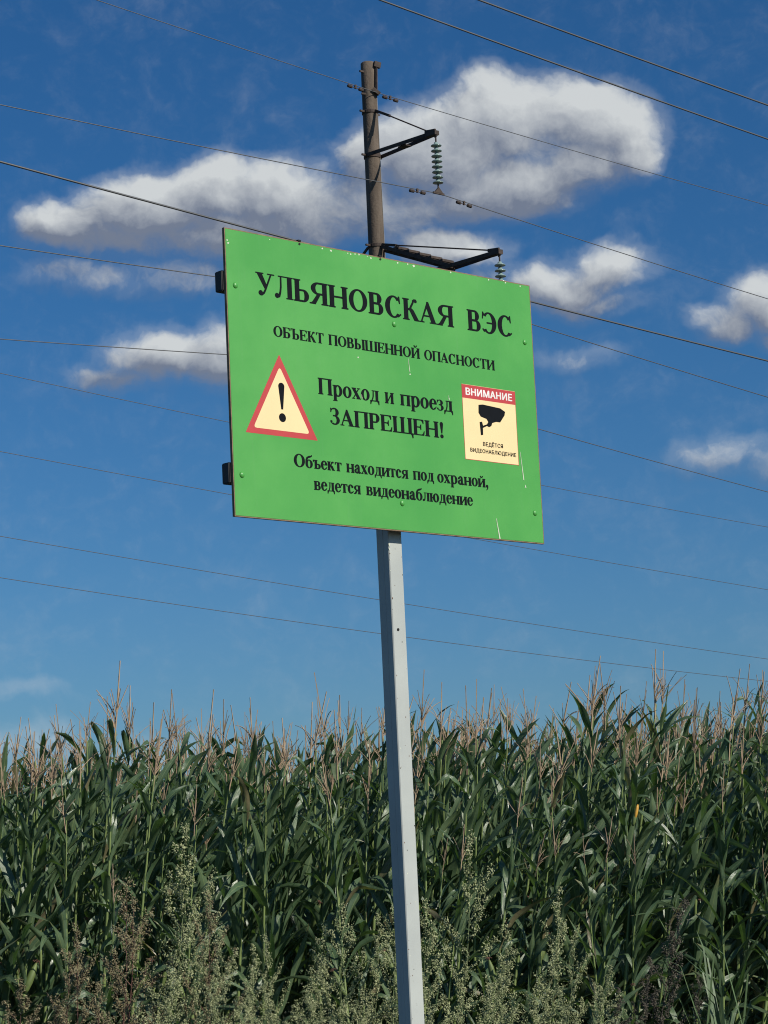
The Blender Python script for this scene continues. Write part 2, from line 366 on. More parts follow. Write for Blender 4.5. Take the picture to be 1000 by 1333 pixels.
def G(ch):
    up_ = ch.isupper() or ch in '!'
    H = CAP if up_ else XH; T = 152 if up_ else 128; c = ch.upper() if ch in 'взийклнптхъя' else ch
    k = 1.0 if up_ else .74; hl = 44 if up_ else 38; s = 52 if up_ else 40; th = 24
    st = lambda x, top='lr', bot='lr', h=H, y0=0: stem(x, T, h, top, bot, y0, s, th)
    def bowl(x, y0, y1, w, tt=None):         # right-hand bowl joined to a stem ending at x
        tt = tt or T; r = w; m = (y0 + y1) / 2; hh = (y1 - y0) / 2
        fl = max(w - hh * 1.05, 10)
        return [rect(x, y1 - hl, x + fl, y1), rect(x, y0, x + fl, y0 + hl)] + arc(x + fl, m, (w - fl, hh), (max(w - fl - tt, 4), hh - hl), -90, 90)
    if c == 'А':
        return [[(58, 24), (92, 24), (345, 560), (375, 676), (332, 676)], [(318, 676), (378, 676), (660, 20), (492, 20), (300, 500)], rect(160, 200, 470, 236),
                rect(0, 0, 190, 24), rect(420, 0, 712, 24), [(45, 24), (150, 24), (98, 60)]], 722
    if c == 'Б':
        return st(70, 'l', 'l') + [rect(210, CAP - 30, 560, CAP), [(560, CAP), (560, CAP - 165), (535, CAP - 165), (515, CAP - 95), (440, CAP - 30)]] + bowl(218, 0, 385, 370), 630
    if c == 'В':
        a = T + 50 * k + 18
        if up_: return st(68, 'l', 'l') + bowl(216, 330, 676, 320) + bowl(216, 0, 362, 375), 660
        return st(52, 'l', 'l') + bowl(176, 228, XH, 240, 105) + bowl(176, 0, 258, 272, 115), 492
    if c == 'Е':
        return st(68, 'l', 'l') + [rect(216, CAP - 30, 590, CAP), rect(216, 0, 600, 30), rect(216, 330, 430, 364),
                [(590, CAP), (590, CAP - 170), (568, CAP - 170), (540, CAP - 90), (470, CAP - 30)], [(600, 0), (632, 185), (608, 185), (570, 90), (480, 30)],
                [(430, 235), (452, 235), (452, 460), (430, 460), (412, 390), (370, 364), (370, 330), (412, 300)]], 660
    if c == 'З':
        q = 1 if up_ else .69; X = lambda v: v * (1 if up_ else .76); Y = lambda v: v * H / CAP
        t1 = T * .95
        return arc(X(235), Y(510), (X(215), Y(180)), (X(215) - t1, Y(180) - hl * q), -80, 120) + arc(X(235), Y(185), (X(255), Y(200)), (X(255) - t1, Y(200) - hl * q), -128, 85) + \
            [rect(X(165), Y(340), X(290), Y(340) + hl), [(X(40), Y(676)), (X(62), Y(676)), (X(75), Y(640)), (X(140), Y(668)), (X(140), Y(630)), (X(72), Y(560)), (X(60), Y(500)), (X(40), Y(500))],
             [(X(20), Y(150)), (X(95), Y(150)), (X(110), Y(70)), (X(60), Y(50)), (X(25), Y(80))]], 530 if up_ else 400
    if c in 'ИЙ':
        W_ = 778 * (1 if up_ else .74); x1 = W_ - 66 * k - T
        o = st(66 * k) + st(x1) + [[(66 * k + T - 4, 60 * k), (66 * k + T - 4, 150 * k), (x1 + 4, H - 60 * k), (x1 + 4, H - 150 * k)]]
        if c == 'Й':
            z = H + (50 if up_ else 55)
            o += arc(W_ / 2, z + 105 * k, (125 * k, 105 * k), (80 * k, 48 * k), 180, 360)
            o += [rect(W_ / 2 - 130 * k, z + 95 * k, W_ / 2 - 75 * k, z + 135 * k), rect(W_ / 2 + 75 * k, z + 95 * k, W_ / 2 + 130 * k, z + 135 * k)]
        return o, W_
    if c == 'К':
        if up_: return st(68) + [[(216, 318), (270, 318), (330, 350), (455, 560), (470, 600), (420, 600), (345, 480), (290, 385), (216, 362)],
                [(420, 590), (420, 650), (470, 684), (560, 684), (590, 640), (580, 590), (520, 580), (500, 620), (465, 600)],
                [(250, 362), (330, 405), (440, 330), (640, 24), (680, 24), (680, 0), (480, 0), (300, 300)]], 690
        return st(50) + [[(174, 215), (230, 215), (300, 350), (320, 400), (280, 400), (225, 300), (174, 250)], [(270, 390), (280, 440), (330, 468), (400, 468), (420, 430), (400, 385), (350, 390), (320, 420)],
                [(190, 250), (250, 275), (340, 230), (450, 24), (490, 24), (490, 0), (340, 0), (215, 215)]], 505
    if c == 'Л':
        W_ = 705 * (1 if up_ else .745); x1 = W_ - 50 * k - T - 16
        o = [rect(x1, 0, x1 + T, H), rect(x1 - 50 * k, 0, x1 + T + 50 * k, th), rect(150 * k, H - th, x1 + T + 50 * k, H)]
        o += [[(225 * k, H - th), (225 * k + 38, H - th), (225 * k + 34, H * .5), (205 * k + 26, H * .22), (150 * k + 40, H * .04), (95 * k, -12), (70 * k, 20), (140 * k, H * .12), (195 * k, H * .3), (218 * k, H * .55)]]
        o += arc(85 * k, 62 * k, (70 * k, 74 * k), (1, 1), 0, 360, 12)
        return o, W_
    if c == 'Н':
        W_ = 778 * (1 if up_ else .735); x1 = W_ - 66 * k - T
        return st(66 * k) + st(x1) + [rect(66 * k + T, H / 2 - 20, x1, H / 2 + 18)], W_
    if c in 'Оо':
        W_ = 778 if c == 'О' else 500; rx = W_ / 2 - (38 if up_ else 24); ry = H / 2 + 15
        return arc(W_ / 2, H / 2, (rx, ry), (rx - T * 1.03, ry - hl), 0, 360, 32), W_
    if c == 'П':
        W_ = 778 * (1 if up_ else .73); x1 = W_ - 66 * k - T
        return st(66 * k, 'l') + st(x1, 'r') + [rect(66 * k + T, H - 30, x1, H)], W_
    if c == 'Р': return st(66, 'l') + bowl(214, 290, 676, 355), 611
    if c in 'Сс':
        W_ = 722 if c == 'С' else 444; u_ = c == 'С'; rx = W_ / 2 - (34 if u_ else 22); ry = H / 2 + 15; cx = W_ / 2
        o = arc(cx, H / 2, (rx, ry), (rx - T * 1.05, ry - hl), 42, 318, 30, 14 if u_ else 8)
        if u_: o += [[(cx + 215, H + 12), (cx + 245, H + 12), (cx + 265, H - 215), (cx + 240, H - 215), (cx + 205, H - 110), (cx + 170, H - 55)],
                     [(cx + 300, 110), (cx + 270, 140), (cx + 170, 55), (cx + 190, 20)]]
        else: o += arc(cx + 118, H - 105, (62, 62), (1, 1), 0, 360, 12) + [[(cx + 196, 110), (cx + 172, 130), (cx + 100, 55), (cx + 118, 20)]]
        return o, W_
    if c == 'Т':
        W_ = 667 if up_ else 470
        return stem(W_ / 2 - T / 2, T, H, '', 'lr', 0, s * 1.25, th) + [rect(30 * k, H - 30, W_ - 30 * k, H),
            [(30 * k, H), (30 * k, H - 175 * k), (52 * k, H - 175 * k), (80 * k, H - 80 * k), (150 * k, H - 30)],
            [(W_ - 30 * k, H), (W_ - 30 * k, H - 175 * k), (W_ - 52 * k, H - 175 * k), (W_ - 80 * k, H - 80 * k), (W_ - 150 * k, H - 30)]], W_
    if c == 'У':
        return [[(60, 652), (232, 652), (412, 290), (342, 190)], rect(10, 652, 290, 676), rect(440, 652, 690, 676),
                [(545, 652), (585, 652), (370, 160), (310, 50), (225, -14), (150, -10), (240, 40), (300, 130), (345, 205)]] + arc(175, 62, (72, 74), (1, 1), 0, 360, 12), 690
    if c in 'ШЩ':
        W_ = 1090; o = []
        for i in range(3): o += stem(66 + i * 405, T, H, 'lr', '', 0, 50, th)
        o += [rect(66, 0, 66 + 810 + T + (0 if c == 'Ш' else 10), 30), rect(16, 0, 66, 24)]
        if c == 'Ш': o += [rect(66 + 810 + T, 0, 66 + 810 + T + 50, 24)]
        else: o += [rect(66 + 810 + T, 0, 66 + 810 + T + 80, 30), [(66 + 810 + T + 80, 30), (66 + 810 + T + 80, -165), (66 + 810 + T + 52, -165), (66 + 810 + T + 20, -60), (66 + 810 + T - 30, 0)]]
        return o, W_ + (0 if c == 'Ш' else 20)
    if c == 'Ъ':
        if up_: return stem(190, T, H, 'r', 'l', 0, 50, th) + [rect(30, H - 28, 190, H), [(30, H), (30, H - 150), (50, H - 150), (75, H - 70), (130, H - 28)]] + bowl(338, 0, 375, 350), 735
        return stem(130, T, H, 'r', 'l', 0, 36, th) + [rect(16, H - 28, 130, H), [(16, H), (16, H - 120), (34, H - 120), (52, H - 60), (90, H - 28)]] + bowl(254, 0, 262, 240, 112), 520
    if c == 'Ы': return st(66, 'lr', 'l') + bowl(214, 0, 375, 320) + st(690), 904
    if c == 'Ь': return st(66, 'lr', 'l') + bowl(214, 0, 375, 360), 610
    if c == 'Э':
        cx = 330; return arc(cx - 5, H / 2, (325, H / 2 + 15), (325 - T * 1.05, H / 2 + 15 - hl), -138, 138, 30, -14) + [rect(230, H / 2 - 20, 530, H / 2 + 20),
            [(50, H + 12), (78, H + 12), (115, H - 60), (75, H - 110), (52, H - 215), (28, H - 215)], [(20, 110), (50, 140), (120, 60), (100, 20)]], 697
    if c == 'Я':
        if up_:
            x1 = 500; return st(x1, 'r', 'lr') + [[(650 - 0, 0)] and rect(330, H - hl, x1, H), rect(330, 300, x1, 300 + hl)] + arc(330, 488, (262, 188), (262 - T, 188 - hl), 90, 270) + \
                [[(300, 320), (420, 320), (240, 40), (215, 24), (230, 0), (0, 0), (0, 24), (50, 30), (110, 70)]], 712
        x1 = 320; return st(x1, 'r', 'lr') + [rect(215, H - hl, x1, H), rect(215, 195, x1, 195 + hl)] + arc(215, 328, (180, 133), (180 - 108, 133 - hl), 90, 270) + \
            [[(190, 210), (290, 210), (165, 36), (148, 24), (155, 0), (0, 0), (0, 24), (35, 28), (75, 60)]], 490
    if c == 'Х':
        return [[(30, H - 24), (190, H - 24), (455, 24), (295, 24)], [(60, 24), (100, 24), (400, H - 24), (360, H - 24)],
                rect(8, H - 24, 235, H), rect(310, H - 24, 470, H), rect(8, 0, 165, 24), rect(255, 0, 485, 24)], 494
    if c == 'а':
        return [rect(255, 70, 255 + T, 350)] + arc(235, 340, (144, 132), (30, 100), 0, 150, 14) + arc(110, 345, (58, 58), (1, 1), 0, 360, 12) + \
            [rect(200, 245, 260, 278)] + arc(215, 125, (190, 137), (70, 95), 80, 290, 20) + [[(240, 60), (270, 75), (255, 120), (200, 40)]] + \
            [[(255, 100), (379, 100), (392, 62), (430, 62), (475, 80), (480, 55), (420, -12), (330, -12), (275, 40)]], 488
    if c == 'б':
        return arc(250, 215, (226, 229), (226 - T, 229 - hl), 0, 360, 30) + [[(24, 215), (90, 215), (110, 400), (190, 520), (330, 555), (430, 610), (445, 690), (420, 690), (390, 650), (250, 640), (110, 570), (40, 430)]], 505
    if c == 'д':
        x1 = 320
        return [rect(x1, 20, x1 + T, H), rect(120, H - th, x1 + T + 40, H), rect(20, 0, 500, 32),
                [(175, H - th), (212, H - th), (205, 220), (165, 90), (110, 20), (60, 20), (120, 90), (160, 210)],
                [(20, 32), (20, -135), (44, -135), (70, -50), (130, 0)], [(500, 32), (500, -135), (476, -135), (450, -50), (390, 0)]], 530
    if c == 'е':
        return arc(228, H / 2, (206, H / 2 + 14), (206 - T * .98, H / 2 + 14 - hl), 6, 312, 30, 6) + [rect(110, 235, 425, 272), [(300, 272), (300, 240), (432, 240), (430, 275)],
            [(418, 130), (395, 142), (320, 50), (345, 20)]], 444
    if c == 'р':
        return [rect(72, -205, 72 + T, H - 20), rect(20, -205, 245, -180), [(20, H - 24), (20, H), (72, H), (196, H), (196, H - 40), (72, H - 40), (60, H - 24)]] + \
            arc(290, H / 2, (226, H / 2 + 14), (226 - T, H / 2 + 14 - hl - 6), -150, 150, 28, -6), 545
    if c == 'ю':
        return stem(50, T, H, 'lr', 'lr', 0, 38, th) + [rect(174, H / 2 - 18, 270, H / 2 + 16)] + arc(470, H / 2, (215, H / 2 + 14), (215 - T, H / 2 + 14 - hl), 0, 360, 30), 710
    if c == ',':
        return arc(120, 70, (78, 78), (1, 1), 0, 360, 14) + [[(130, 0), (196, 60), (190, -40), (120, -130), (60, -165), (55, -145), (110, -95), (135, -50)]], 250
    if c == '!':
        return arc(165, 70, (84, 84), (1, 1), 0, 360, 14) + arc(165, 610, (82, 82), (1, 1), 0, 360, 14) + [[(84, 600), (246, 600), (185, 200), (145, 200)]], 333
    return [], 300
SPACE = 250
def text_polys(txt, space=SPACE, track=0):
    out = []; x = 0
    for ch in txt:
        if ch == ' ': x += space; continue
        ps, w = G(ch); lvl = 0
        for p_ in ps:
            if isinstance(p_, tuple) and p_[0] == 'strip': out.append(('s', [((a[0] + x, a[1]), (c[0] + x, c[1])) for a, c in p_[1]], lvl))
            else: out.append(('p', [(a[0] + x, a[1]) for a in p_], lvl))
            lvl += 1
        x += w + track
    return out, x
def put_text(txt, u0, u1, base, capH, wt=20, mat='black', space=SPACE, y=-.0004):
    """letters on the board face from u0 to u1, baseline at base, cap height capH (metres)"""
    ps, _ = text_polys(txt, space)
    xs_ = [q[0] for k, p_, l in ps for q in (p_ if k == 'p' else [z for a in p_ for z in a])]
    mn, mx = min(xs_), max(xs_); mn -= wt; mx += wt; kx = (u1 - u0) / (mx - mn); ky = capH / CAP
    f = lambda q, l, ox, oy: (u0 + (q[0] + ox - mn) * kx, y - l * .00002, BZ + base + (q[1] + oy) * ky)
    x = 0; ps = None
    for ch in txt:
        if ch == ' ': x += space; continue
        gp, w = G(ch); mb = MB(); l = 0
        for ox, oy in ((-wt, 0), (wt, 0), (0, 8), (0, -6)):
            for p_ in gp:
                l += 1
                if isinstance(p_, tuple):
                    vs = []
                    for a, c in p_[1]: vs += [f((a[0] + x, a[1]), l, ox, oy), f((c[0] + x, c[1]), l, ox, oy)]
                    mb.add(vs, [(2 * i, 2 * i + 2, 2 * i + 3, 2 * i + 1) for i in range(len(p_[1]) - 1)])
                else:
                    ar = sum(p_[i][0] * p_[(i + 1) % len(p_)][1] - p_[(i + 1) % len(p_)][0] * p_[i][1] for i in range(len(p_)))
                    q = [f((a[0] + x, a[1]), l, ox, oy) for a in p_]
                    mb.add(q[::-1] if ar < 0 else q, [tuple(range(len(q)))])
        mb.build('letter', MT[mat], panel); x += w
for base_, cap_h, words in (
        (.2855, .0790, [('УЛЬЯНОВСКАЯ', -.6225, .3335), ('ВЭС', .4025, .6419)]),
        (.1448, .0372, [('ОБЪЕКТ', -.5506, -.3182), ('ПОВЫШЕННОЙ', -.2965, .1491), ('ОПАСНОСТИ', .1705, .5377)]),
        (-.0390, .0575, [('Проход', -.3554, -.0645), ('и', -.0370, .0080), ('проезд', .0385, .3041)]),
        (-.1420, .0580, [('ЗАПРЕЩЕН!', -.3040, .2495)]),
        (-.3090, .0450, [('Объект', -.4815, -.2600), ('находится', -.2390, .0614), ('под', .0840, .1885), ('охраной,', .2055, .4683)]),
        (-.3840, .0450, [('ведется', -.3940, -.1735), ('видеонаблюдение', -.1490, .3835)])):
    for w_, a_, e_ in words: put_text(w_, a_, e_, base_, cap_h, 12 if cap_h > .07 else (13 if cap_h > .055 else 19))

def flat(name, polys, mat, y, parent=panel):
    mb = MB()
    for p_ in polys:
        ar = sum(p_[i][0] * p_[(i + 1) % len(p_)][1] - p_[(i + 1) % len(p_)][0] * p_[i][1] for i in range(len(p_)))
        if ar < 0: p_ = p_[::-1]
        mb.add([(a, y, BZ + c) for a, c in p_], [tuple(range(len(p_)))])
    return mb.build(name, MT[mat], parent)
def round_poly(pts, r, n=5):
    out = []; L = len(pts)
    for i in range(L):
        p0, p1, p2 = Vector(pts[i - 1]), Vector(pts[i]), Vector(pts[(i + 1) % L])
        a = p1 + (p0 - p1).normalized() * r; c = p1 + (p2 - p1).normalized() * r
        for k in range(n + 1):
            t = k / n; q = a * (1 - t) ** 2 + p1 * 2 * t * (1 - t) + c * t * t; out.append((q.x, q.y))
    return out
flat('warning_triangle_border', [round_poly([(-.6925, -.2085), (-.3672, -.2085), (-.5290, .0812)], .003)], 'red', -.0003)
flat('warning_triangle_face', [round_poly([(-.6575, -.1885), (-.4022, -.1885), (-.5290, .0390)], .016)], 'cream', -.0005)
ex = [(-.5250 + .0140 * math.cos(R(a)), -.0310 + .0128 * math.sin(R(a))) for a in range(0, 181, 15)] + [(-.5295, -.1130), (-.5205, -.1130)]
flat('exclamation_mark', [ex, [(-.5253 + .0160 * math.cos(R(a)), -.1420 + .0158 * math.sin(R(a))) for a in range(0, 360, 15)]], 'black', -.0007)
flat('camera_sticker', [[(.355, -.2108), (.6385, -.2108), (.6385, .0742), (.355, .0742)]], 'cream', -.0003)
flat('sticker_header', [[(.356, .022), (.6375, .022), (.6375, .0733), (.356, .0733)]], 'red', -.0005)
bdr = []
for (a0, c0, a1, c1) in ((.355, -.2108, .6385, -.2090), (.355, -.2108, .3567, .0742), (.6368, -.2108, .6385, .0742)): bdr.append(rect(a0, c0, a1, c1))
mbd = MB()
for i, p_ in enumerate(bdr): mbd.add([(a, -.0006 - i * .00003, BZ + c) for a, c in p_], [(0, 1, 2, 3)])
mbd.build('sticker_border', MT['red'], panel)
camp = [(.439, .0024), (.4605, .006), (.5535, .0006), (.5791, -.0104), (.5753, -.0244), (.5497, -.0541), (.5291, -.0541), (.5071, -.0603), (.5017, -.0723), (.4891, -.0783), (.4782, -.0746),
        (.4562, -.0841), (.4554, -.1105), (.4432, -.113), (.4401, -.0628), (.4532, -.0602), (.4578, -.0752), (.4787, -.0678), (.4858, -.0583), (.4773, -.0477), (.448, -.0418), (.4369, -.0281)]
flat('camera_symbol', [camp], 'black', -.0006)
def sans(txt, u0, u1, base, h, mat, weight, y=-.0008):
    cu = bpy.data.curves.new('t', 'FONT'); cu.body = txt; cu.size = 1; cu.offset = 0; cu.resolution_u = 3; cu.space_character = 1.06
    ob = bpy.data.objects.new('t', cu); COL.objects.link(ob)
    bpy.context.view_layer.update()
    me = bpy.data.meshes.new_from_object(ob.evaluated_get(bpy.context.evaluated_depsgraph_get()))
    bpy.data.objects.remove(ob)
    co = [v.co.copy() for v in me.vertices]; x0, x1 = min(c.x for c in co), max(c.x for c in co)
    # cap height from the flat letters
    capy = .73 if 'Ё' not in txt else .73
    zb = 0.0
    fcs = [tuple(p_.vertices) for p_ in me.polygons]; mb = MB()
    for i, (ox, oy) in enumerate(((-1, 0), (1, 0), (0, 1), (0, -1), (.5, .5), (-.5, -.5))):
        mb.add([(u0 + (c.x + ox * weight - x0) / (x1 - x0) * (u1 - u0), y - i * .00003, BZ + base + (c.y + oy * weight * .6) / capy * h) for c in co], fcs)
    return tag(mb.build('sticker_lettering', MT[mat], panel), kind='stuff')
sans('ВНИМАНИЕ', .3757, .6195, .0350, .0265, 'white', .035)
sans('ВЕДЁТСЯ', .4526, .5570, -.1522, .0150, 'black', .028)
sans('ВИДЕОНАБЛЮДЕНИЕ', .3843, .6255, -.1796, .0145, 'black', .028)
# rivets: painted over, slightly domed
rv = MB(); rv.lathe([(.0115, 0), (.0105, .0018), (.0075, .0045), (.003, .0058)], 14)
rvm = rv.mesh('rivet', MT['green'], True)
for (u, v_) in [(-.7133, .3035), (-.7157, -.3584), (.0274, .2595), (.7084, .2741), (.025, -.401), (.7114, -.3875)]:
    link('rivet', rvm, panel, Matrix.Translation((u, .0002, BZ + v_)) @ Matrix.Rotation(R(90), 4, 'X'))
# torn notches and paint chips along the top edge, two scratches
rnd = random.Random(11)
def chip(cx, cz, r, mat, y, n=7, sy=.8):
    return [(cx + r * rnd.uniform(.5, 1.2) * math.cos(2 * math.pi * i / n), cz + r * sy * rnd.uniform(.5, 1.2) * math.sin(2 * math.pi * i / n)) for i in range(n)]
nt_ = MB()
for (u, v_) in [(-.4139, .4950), (-.0275, .4950)]:
    p_ = chip(u, v_ - .001, .0068, None, 0); nt_.add([(a, -.0004, BZ + c) for a, c in p_], [tuple(range(len(p_)))])
    nt_.box(u - .006, u + .007, -.002, .010, BZ + .5035, BZ + .5095)
nt_.build('torn_notch', MT['darkhole'], panel)
ch_ = []
for (u, v_, r) in [(-.3062, .4939, .004), (-.2656, .4918, .0055), (-.185, .494, .0035), (-.1713, .493, .004), (-.150, .496, .004), (-.1303, .4976, .005), (-.0733, .4925, .0045), (-.09, .497, .003), (.06, .494, .005), (.11, .496, .004), (.14, .493, .006),
                   (.33, .496, .004), (.53, .495, .0045), (.62, .496, .004), (.70, .493, .004), (-.738, .45, .005), (-.742, .46, .004), (-.1576, .1151, .0042), (.2868, .0101, .003), (.0948, .081, .0035), (.6674, -.2919, .004), (-.55, .49, .0025)]:
    ch_.append(chip(u, v_, r, None, 0))
flat('paint_chip', ch_, 'chip', -.0003)
sc_ = []
for (a, c, a2, c2, w) in [(.5009, -.4232, .5142, -.499, .0030), (.6484, -.1571, .6598, -.2652, .0022), (.6660, -.283, .668, -.293, .003), (.088, .140, .0935, .090, .0015), (.2850, .022, .287, .004, .0016), (-.1500, -.02, -.148, -.035, .0015)]:
    sc_.append([(a - w * .3, c), (a + w * .3, c), (a2 + w, c2), (a2 - w, c2)])
flat('scratch', sc_, 'chip', -.00115)

# ================================================================ concrete power pole
def concrete():
    m_, b, p, o = material('old_concrete'); L = m_.node_tree.links; tc = b.n('ShaderNodeTexCoord')
    st = b.n('ShaderNodeMapping'); L.new(tc.outputs['Object'], st.inputs[0]); st.inputs['Scale'].default_value = (3, 3, .35)
    s_, _ = b.noise(st.outputs[0], 2, 8, .65); h, _ = b.noise(tc.outputs['Object'], 9, 8, .7)
    c = b.mix(b.rng(s_, .35, .65), (.092, .070, .052, 1), (.145, .115, .088, 1))
    c = b.mix(b.m('MULTIPLY', b.rng(h, .6, .75), .5), c, (.26, .23, .19, 1))
    c = b.mix(b.m('MULTIPLY', b.rng(h, .42, .28), .5), c, (.09, .075, .06, 1))
    L.new(c, p.inputs['Base Color']); p.inputs['Roughness'].default_value = .9
    bn = b.n('ShaderNodeBump'); bn.inputs['Distance'].default_value = .02; L.new(h, bn.inputs['Height']); L.new(bn.outputs[0], p.inputs['Normal'])
    return m_
MT['concrete'] = concrete(); MT['iron'] = plain('rusty_iron', (.060, .044, .036), .8, .2, var=.6, scale=7)
MT['wire'] = plain('weathered_wire', (.13, .135, .14), .55, .6, var=.1)
PY = 66.0
ptop = at(479, 83, PY); PX = ptop.x; PH = ptop.z
pole = empty('power_pole', (PX, PY, 0), (0, 0, rotS), 'tall round concrete power pole with steel crossarms behind the green notice board', 'power pole')
# pole's local frame: x along the line, -y towards the road side
rb = .30; rt_ = .205
sh = MB(); sh.lathe([(rb + (rt_ - rb) * i / 24, PH * i / 24) for i in range(25)] + [(rt_ - .03, PH + .03)], 28); sh.build('shaft', MT['concrete'], pole, True)
rad_at = lambda z: rb + (rt_ - rb) * z / PH
def zpole(y): return at(500, y, PY).z + (at(500 + 0, y, PY).z * 0)
def collar(z, t=.10):
    c = MB(); r = rad_at(z) + .012; c.lathe([(r, z - t / 2), (r + .012, z - t / 2 + .01), (r + .012, z + t / 2 - .01), (r, z + t / 2)], 20)
    c.bar((-r - .16, 0, z), (-r + .02, 0, z), .05, .05); c.bar((r - .02, 0, z), (r + .12, 0, z), .05, .05)
    return c.build('clamp_collar', MT['iron'], pole)
def loc_n(px_, py_, target=None):
    """point of the vertical plane through the pole square to the line, seen at a photo point -> (local -y distance, z)"""
    dr = direction(px_, py_); n2 = Vector((nS.x, nS.y)); o = Vector((PX, PY)); e2 = Vector((dr.x, dr.y))
    # o + n2*t = e2*s
    det = n2.x * -e2.y + e2.x * n2.y; t = (-o.x * -e2.y - e2.x * o.y) / det   # Cramer
    s_ = (n2.x * -o.y - n2.y * -o.x) / det
    return t, EYE.z + dr.z * s_
def insulator(length, discs, parent_loc, name_label, group):
    ro = empty('insulator_string', parent_loc, (0, 0, 0), name_label, 'insulator', group)
    r = MB(); r.tube([(0, 0, 0), (0, 0, -length)], .022, 8)
    r.tube([(.0, -.03, -.02), (.0, .03, -.06)], .03, 6); r.build('rod', MT['iron'], ro)
    d_ = MB(); d_.lathe([(.03, .06), (.055, .05), (.06, .01), (.135, -.022), (.150, -.04), (.145, -.05), (.085, -.035), (.045, -.05), (.03, -.07)], 18)
    dm = d_.mesh('disc', MT['glass'], True); n0 = .20; st_ = (length - .42) / discs
    for i in range(discs): link('disc', dm, ro, Matrix.Translation((0, 0, -n0 - st_ * (i + .4))))
    cl = MB(); cl.add([(-.16, -.03, -length - .02), (.16, -.03, -length - .02), (0, -.03, -length + .14), (-.16, .03, -length - .02), (.16, .03, -length - .02), (0, .03, -length + .14)],
                      [(0, 1, 2), (5, 4, 3), (0, 3, 4, 1), (1, 4, 5, 2), (2, 5, 3, 0)])
    cl.bar((-.2, 0, -length - .03), (.2, 0, -length - .03), .05, .05)
    cl.build('wire_clamp', MT['iron'], ro)
    ro.rotation_euler = (0, 0, rotS); return ro
gl, bgl, pgl, _ = material('insulator_glass'); pgl.inputs['Base Color'].default_value = (.26, .36, .34, 1); pgl.inputs['Roughness'].default_value = .15; pgl.inputs['Coat Weight'].default_value = .6
MT['glass'] = gl
def P3(x, y, z): return Vector((PX, PY, 0)) + dS * x + nS * (-y) + Vector((0, 0, z))
# upper arm: tip
t1, z1 = loc_n(567, 173); t2, z2 = loc_n(650, 328)
def arm(t, z, zt, parts=True, brace=False):
    a = empty  # noqa
    r0 = rad_at(z) + .02
    be = MB()
    for sx in (-1, 1):
        be.bar((sx * (r0), 0.05, z), (sx * .07, -t, z), .035, .10)
    be.bar((-.12, -t * .52, z - .06), (.12, -t * .52, z - .06), .30, .03)
    be.bar((0, -t + .30, z), (0, -t - .06, z), .16, .12)
    be.build('arm_beam', MT['iron'], pole)
    ti = MB()
    ti.bar((-.0, -r0, zt), (0, -r0 - .55, zt - .55 * (zt - z) / (t - .2)), .07, .07)
    ti.tube([(0, -r0 - .2, zt - .2 * (zt - z) / t), (0, -t + .25, z + .10)], .020, 8)
    ti.bar((0, -t + .40, z + .13), (0, -t + .0, z + .08), .05, .08)
    ti.build('tie_rod', MT['iron'], pole)
    collar(zt); collar(z, .14)
    if brace:
        br = MB(); A = Vector((-.02, -r0, zt - .06)); C = Vector((.0, -t * .62, z + .02))
        br.bar(A, C, .09, .10); br.bar(A + Vector((.10, .02, -.10)), C + Vector((.10, 0, -.08)), .06, .08)
        for i in range(1, 6):
            q = A.lerp(C, i / 6.2); br.box(q.x - .02, q.x + .40, q.y - .20, q.y + .22, q.z - .01, q.z + .055)
        br.build('lattice_brace', MT['iron'], pole)
ztie1 = EYE.z + (at(480, 147, PY).z - EYE.z)
ztie2 = at(489, 321, PY).z
arm(t1, z1, ztie1)
arm(t2, z2, ztie2, brace=True)
# third arm points away from the road, hidden behind the board
t3, z3 = loc_n(384, 392)
def arm_back(t, z, zt):
    r0 = rad_at(z) + .02; be = MB(); T_ = -t
    for sx in (-1, 1): be.bar((sx * r0, 0, z), (sx * .07, T_, z), .035, .10)
    be.bar((0, T_ - .3, z), (0, T_ + .06, z), .16, .12); be.build('arm_beam', MT['iron'], pole)
    ti = MB(); ti.tube([(0, r0, zt - .16), (0, T_ - .25, z + .1)], .02, 8)
    ti.bar((-.18, r0 * .6, zt), (-.30, r0 + .5, zt - .55), .05, .06); ti.bar((.18, r0 * .6, zt), (.05, r0 + .5, zt - .55), .05, .06)
    ti.build('tie_rod', MT['iron'], pole)
arm_back(t3, z3 if z3 < ztie2 - .5 else ztie2 - 1.2, ztie2 - .02)
z3u = z3 if z3 < ztie2 - .5 else ztie2 - 1.2
# cap bracket with the earth-wire clamp, bolt through the head
hd = MB(); hd.bar((-.34, -.02, PH - .28), (.30, -.02, PH - .28), .05, .05); hd.bar((.02, -rt_ - .02, PH - .06), (.20, -rt_ - .08, PH - .10), .10, .16)
hd.bar((.08, -rt_ - .04, PH - .10), (.02, -rt_ - .06, PH - .85), .07, .05); hd.bar((-.06, -rt_, PH - .8), (.10, -rt_ - .1, PH - .95), .12, .10)
hd.bar((-.30, 0, PH - .92), (-.1, -.1, PH - .94), .05, .05)
hd.build('head_bracket', MT['iron'], pole)
# damp-proof earthing cable down the shaft
ec = MB(); ec.tube([(rad_at(z) * .55, -rad_at(z) * .86, z) for z in np.linspace(PH - .9, .2, 20)], .012, 5); ec.build('earthing_cable', MT['wire'], pole)

t, z = loc_n(575, 252)
i1 = P3(0, -t1 + .0, z1 - .06); L1_ = z1 - .06 - loc_n(572, 250)[1]
insulator(L1_, 8, i1, 'long string of glass disc insulators under the upper crossarm of the pole', None)
i2 = P3(0, -t2 + .0, z2 - .06)
insulator(L1_, 8, i2, 'string of glass discs under the lower crossarm, its foot hidden by the green board', None)
i3 = P3(0, -t3, z3u - .06)
insulator(L1_, 8, i3, 'string of glass disc insulators hidden behind the green board on the rear crossarm', None)

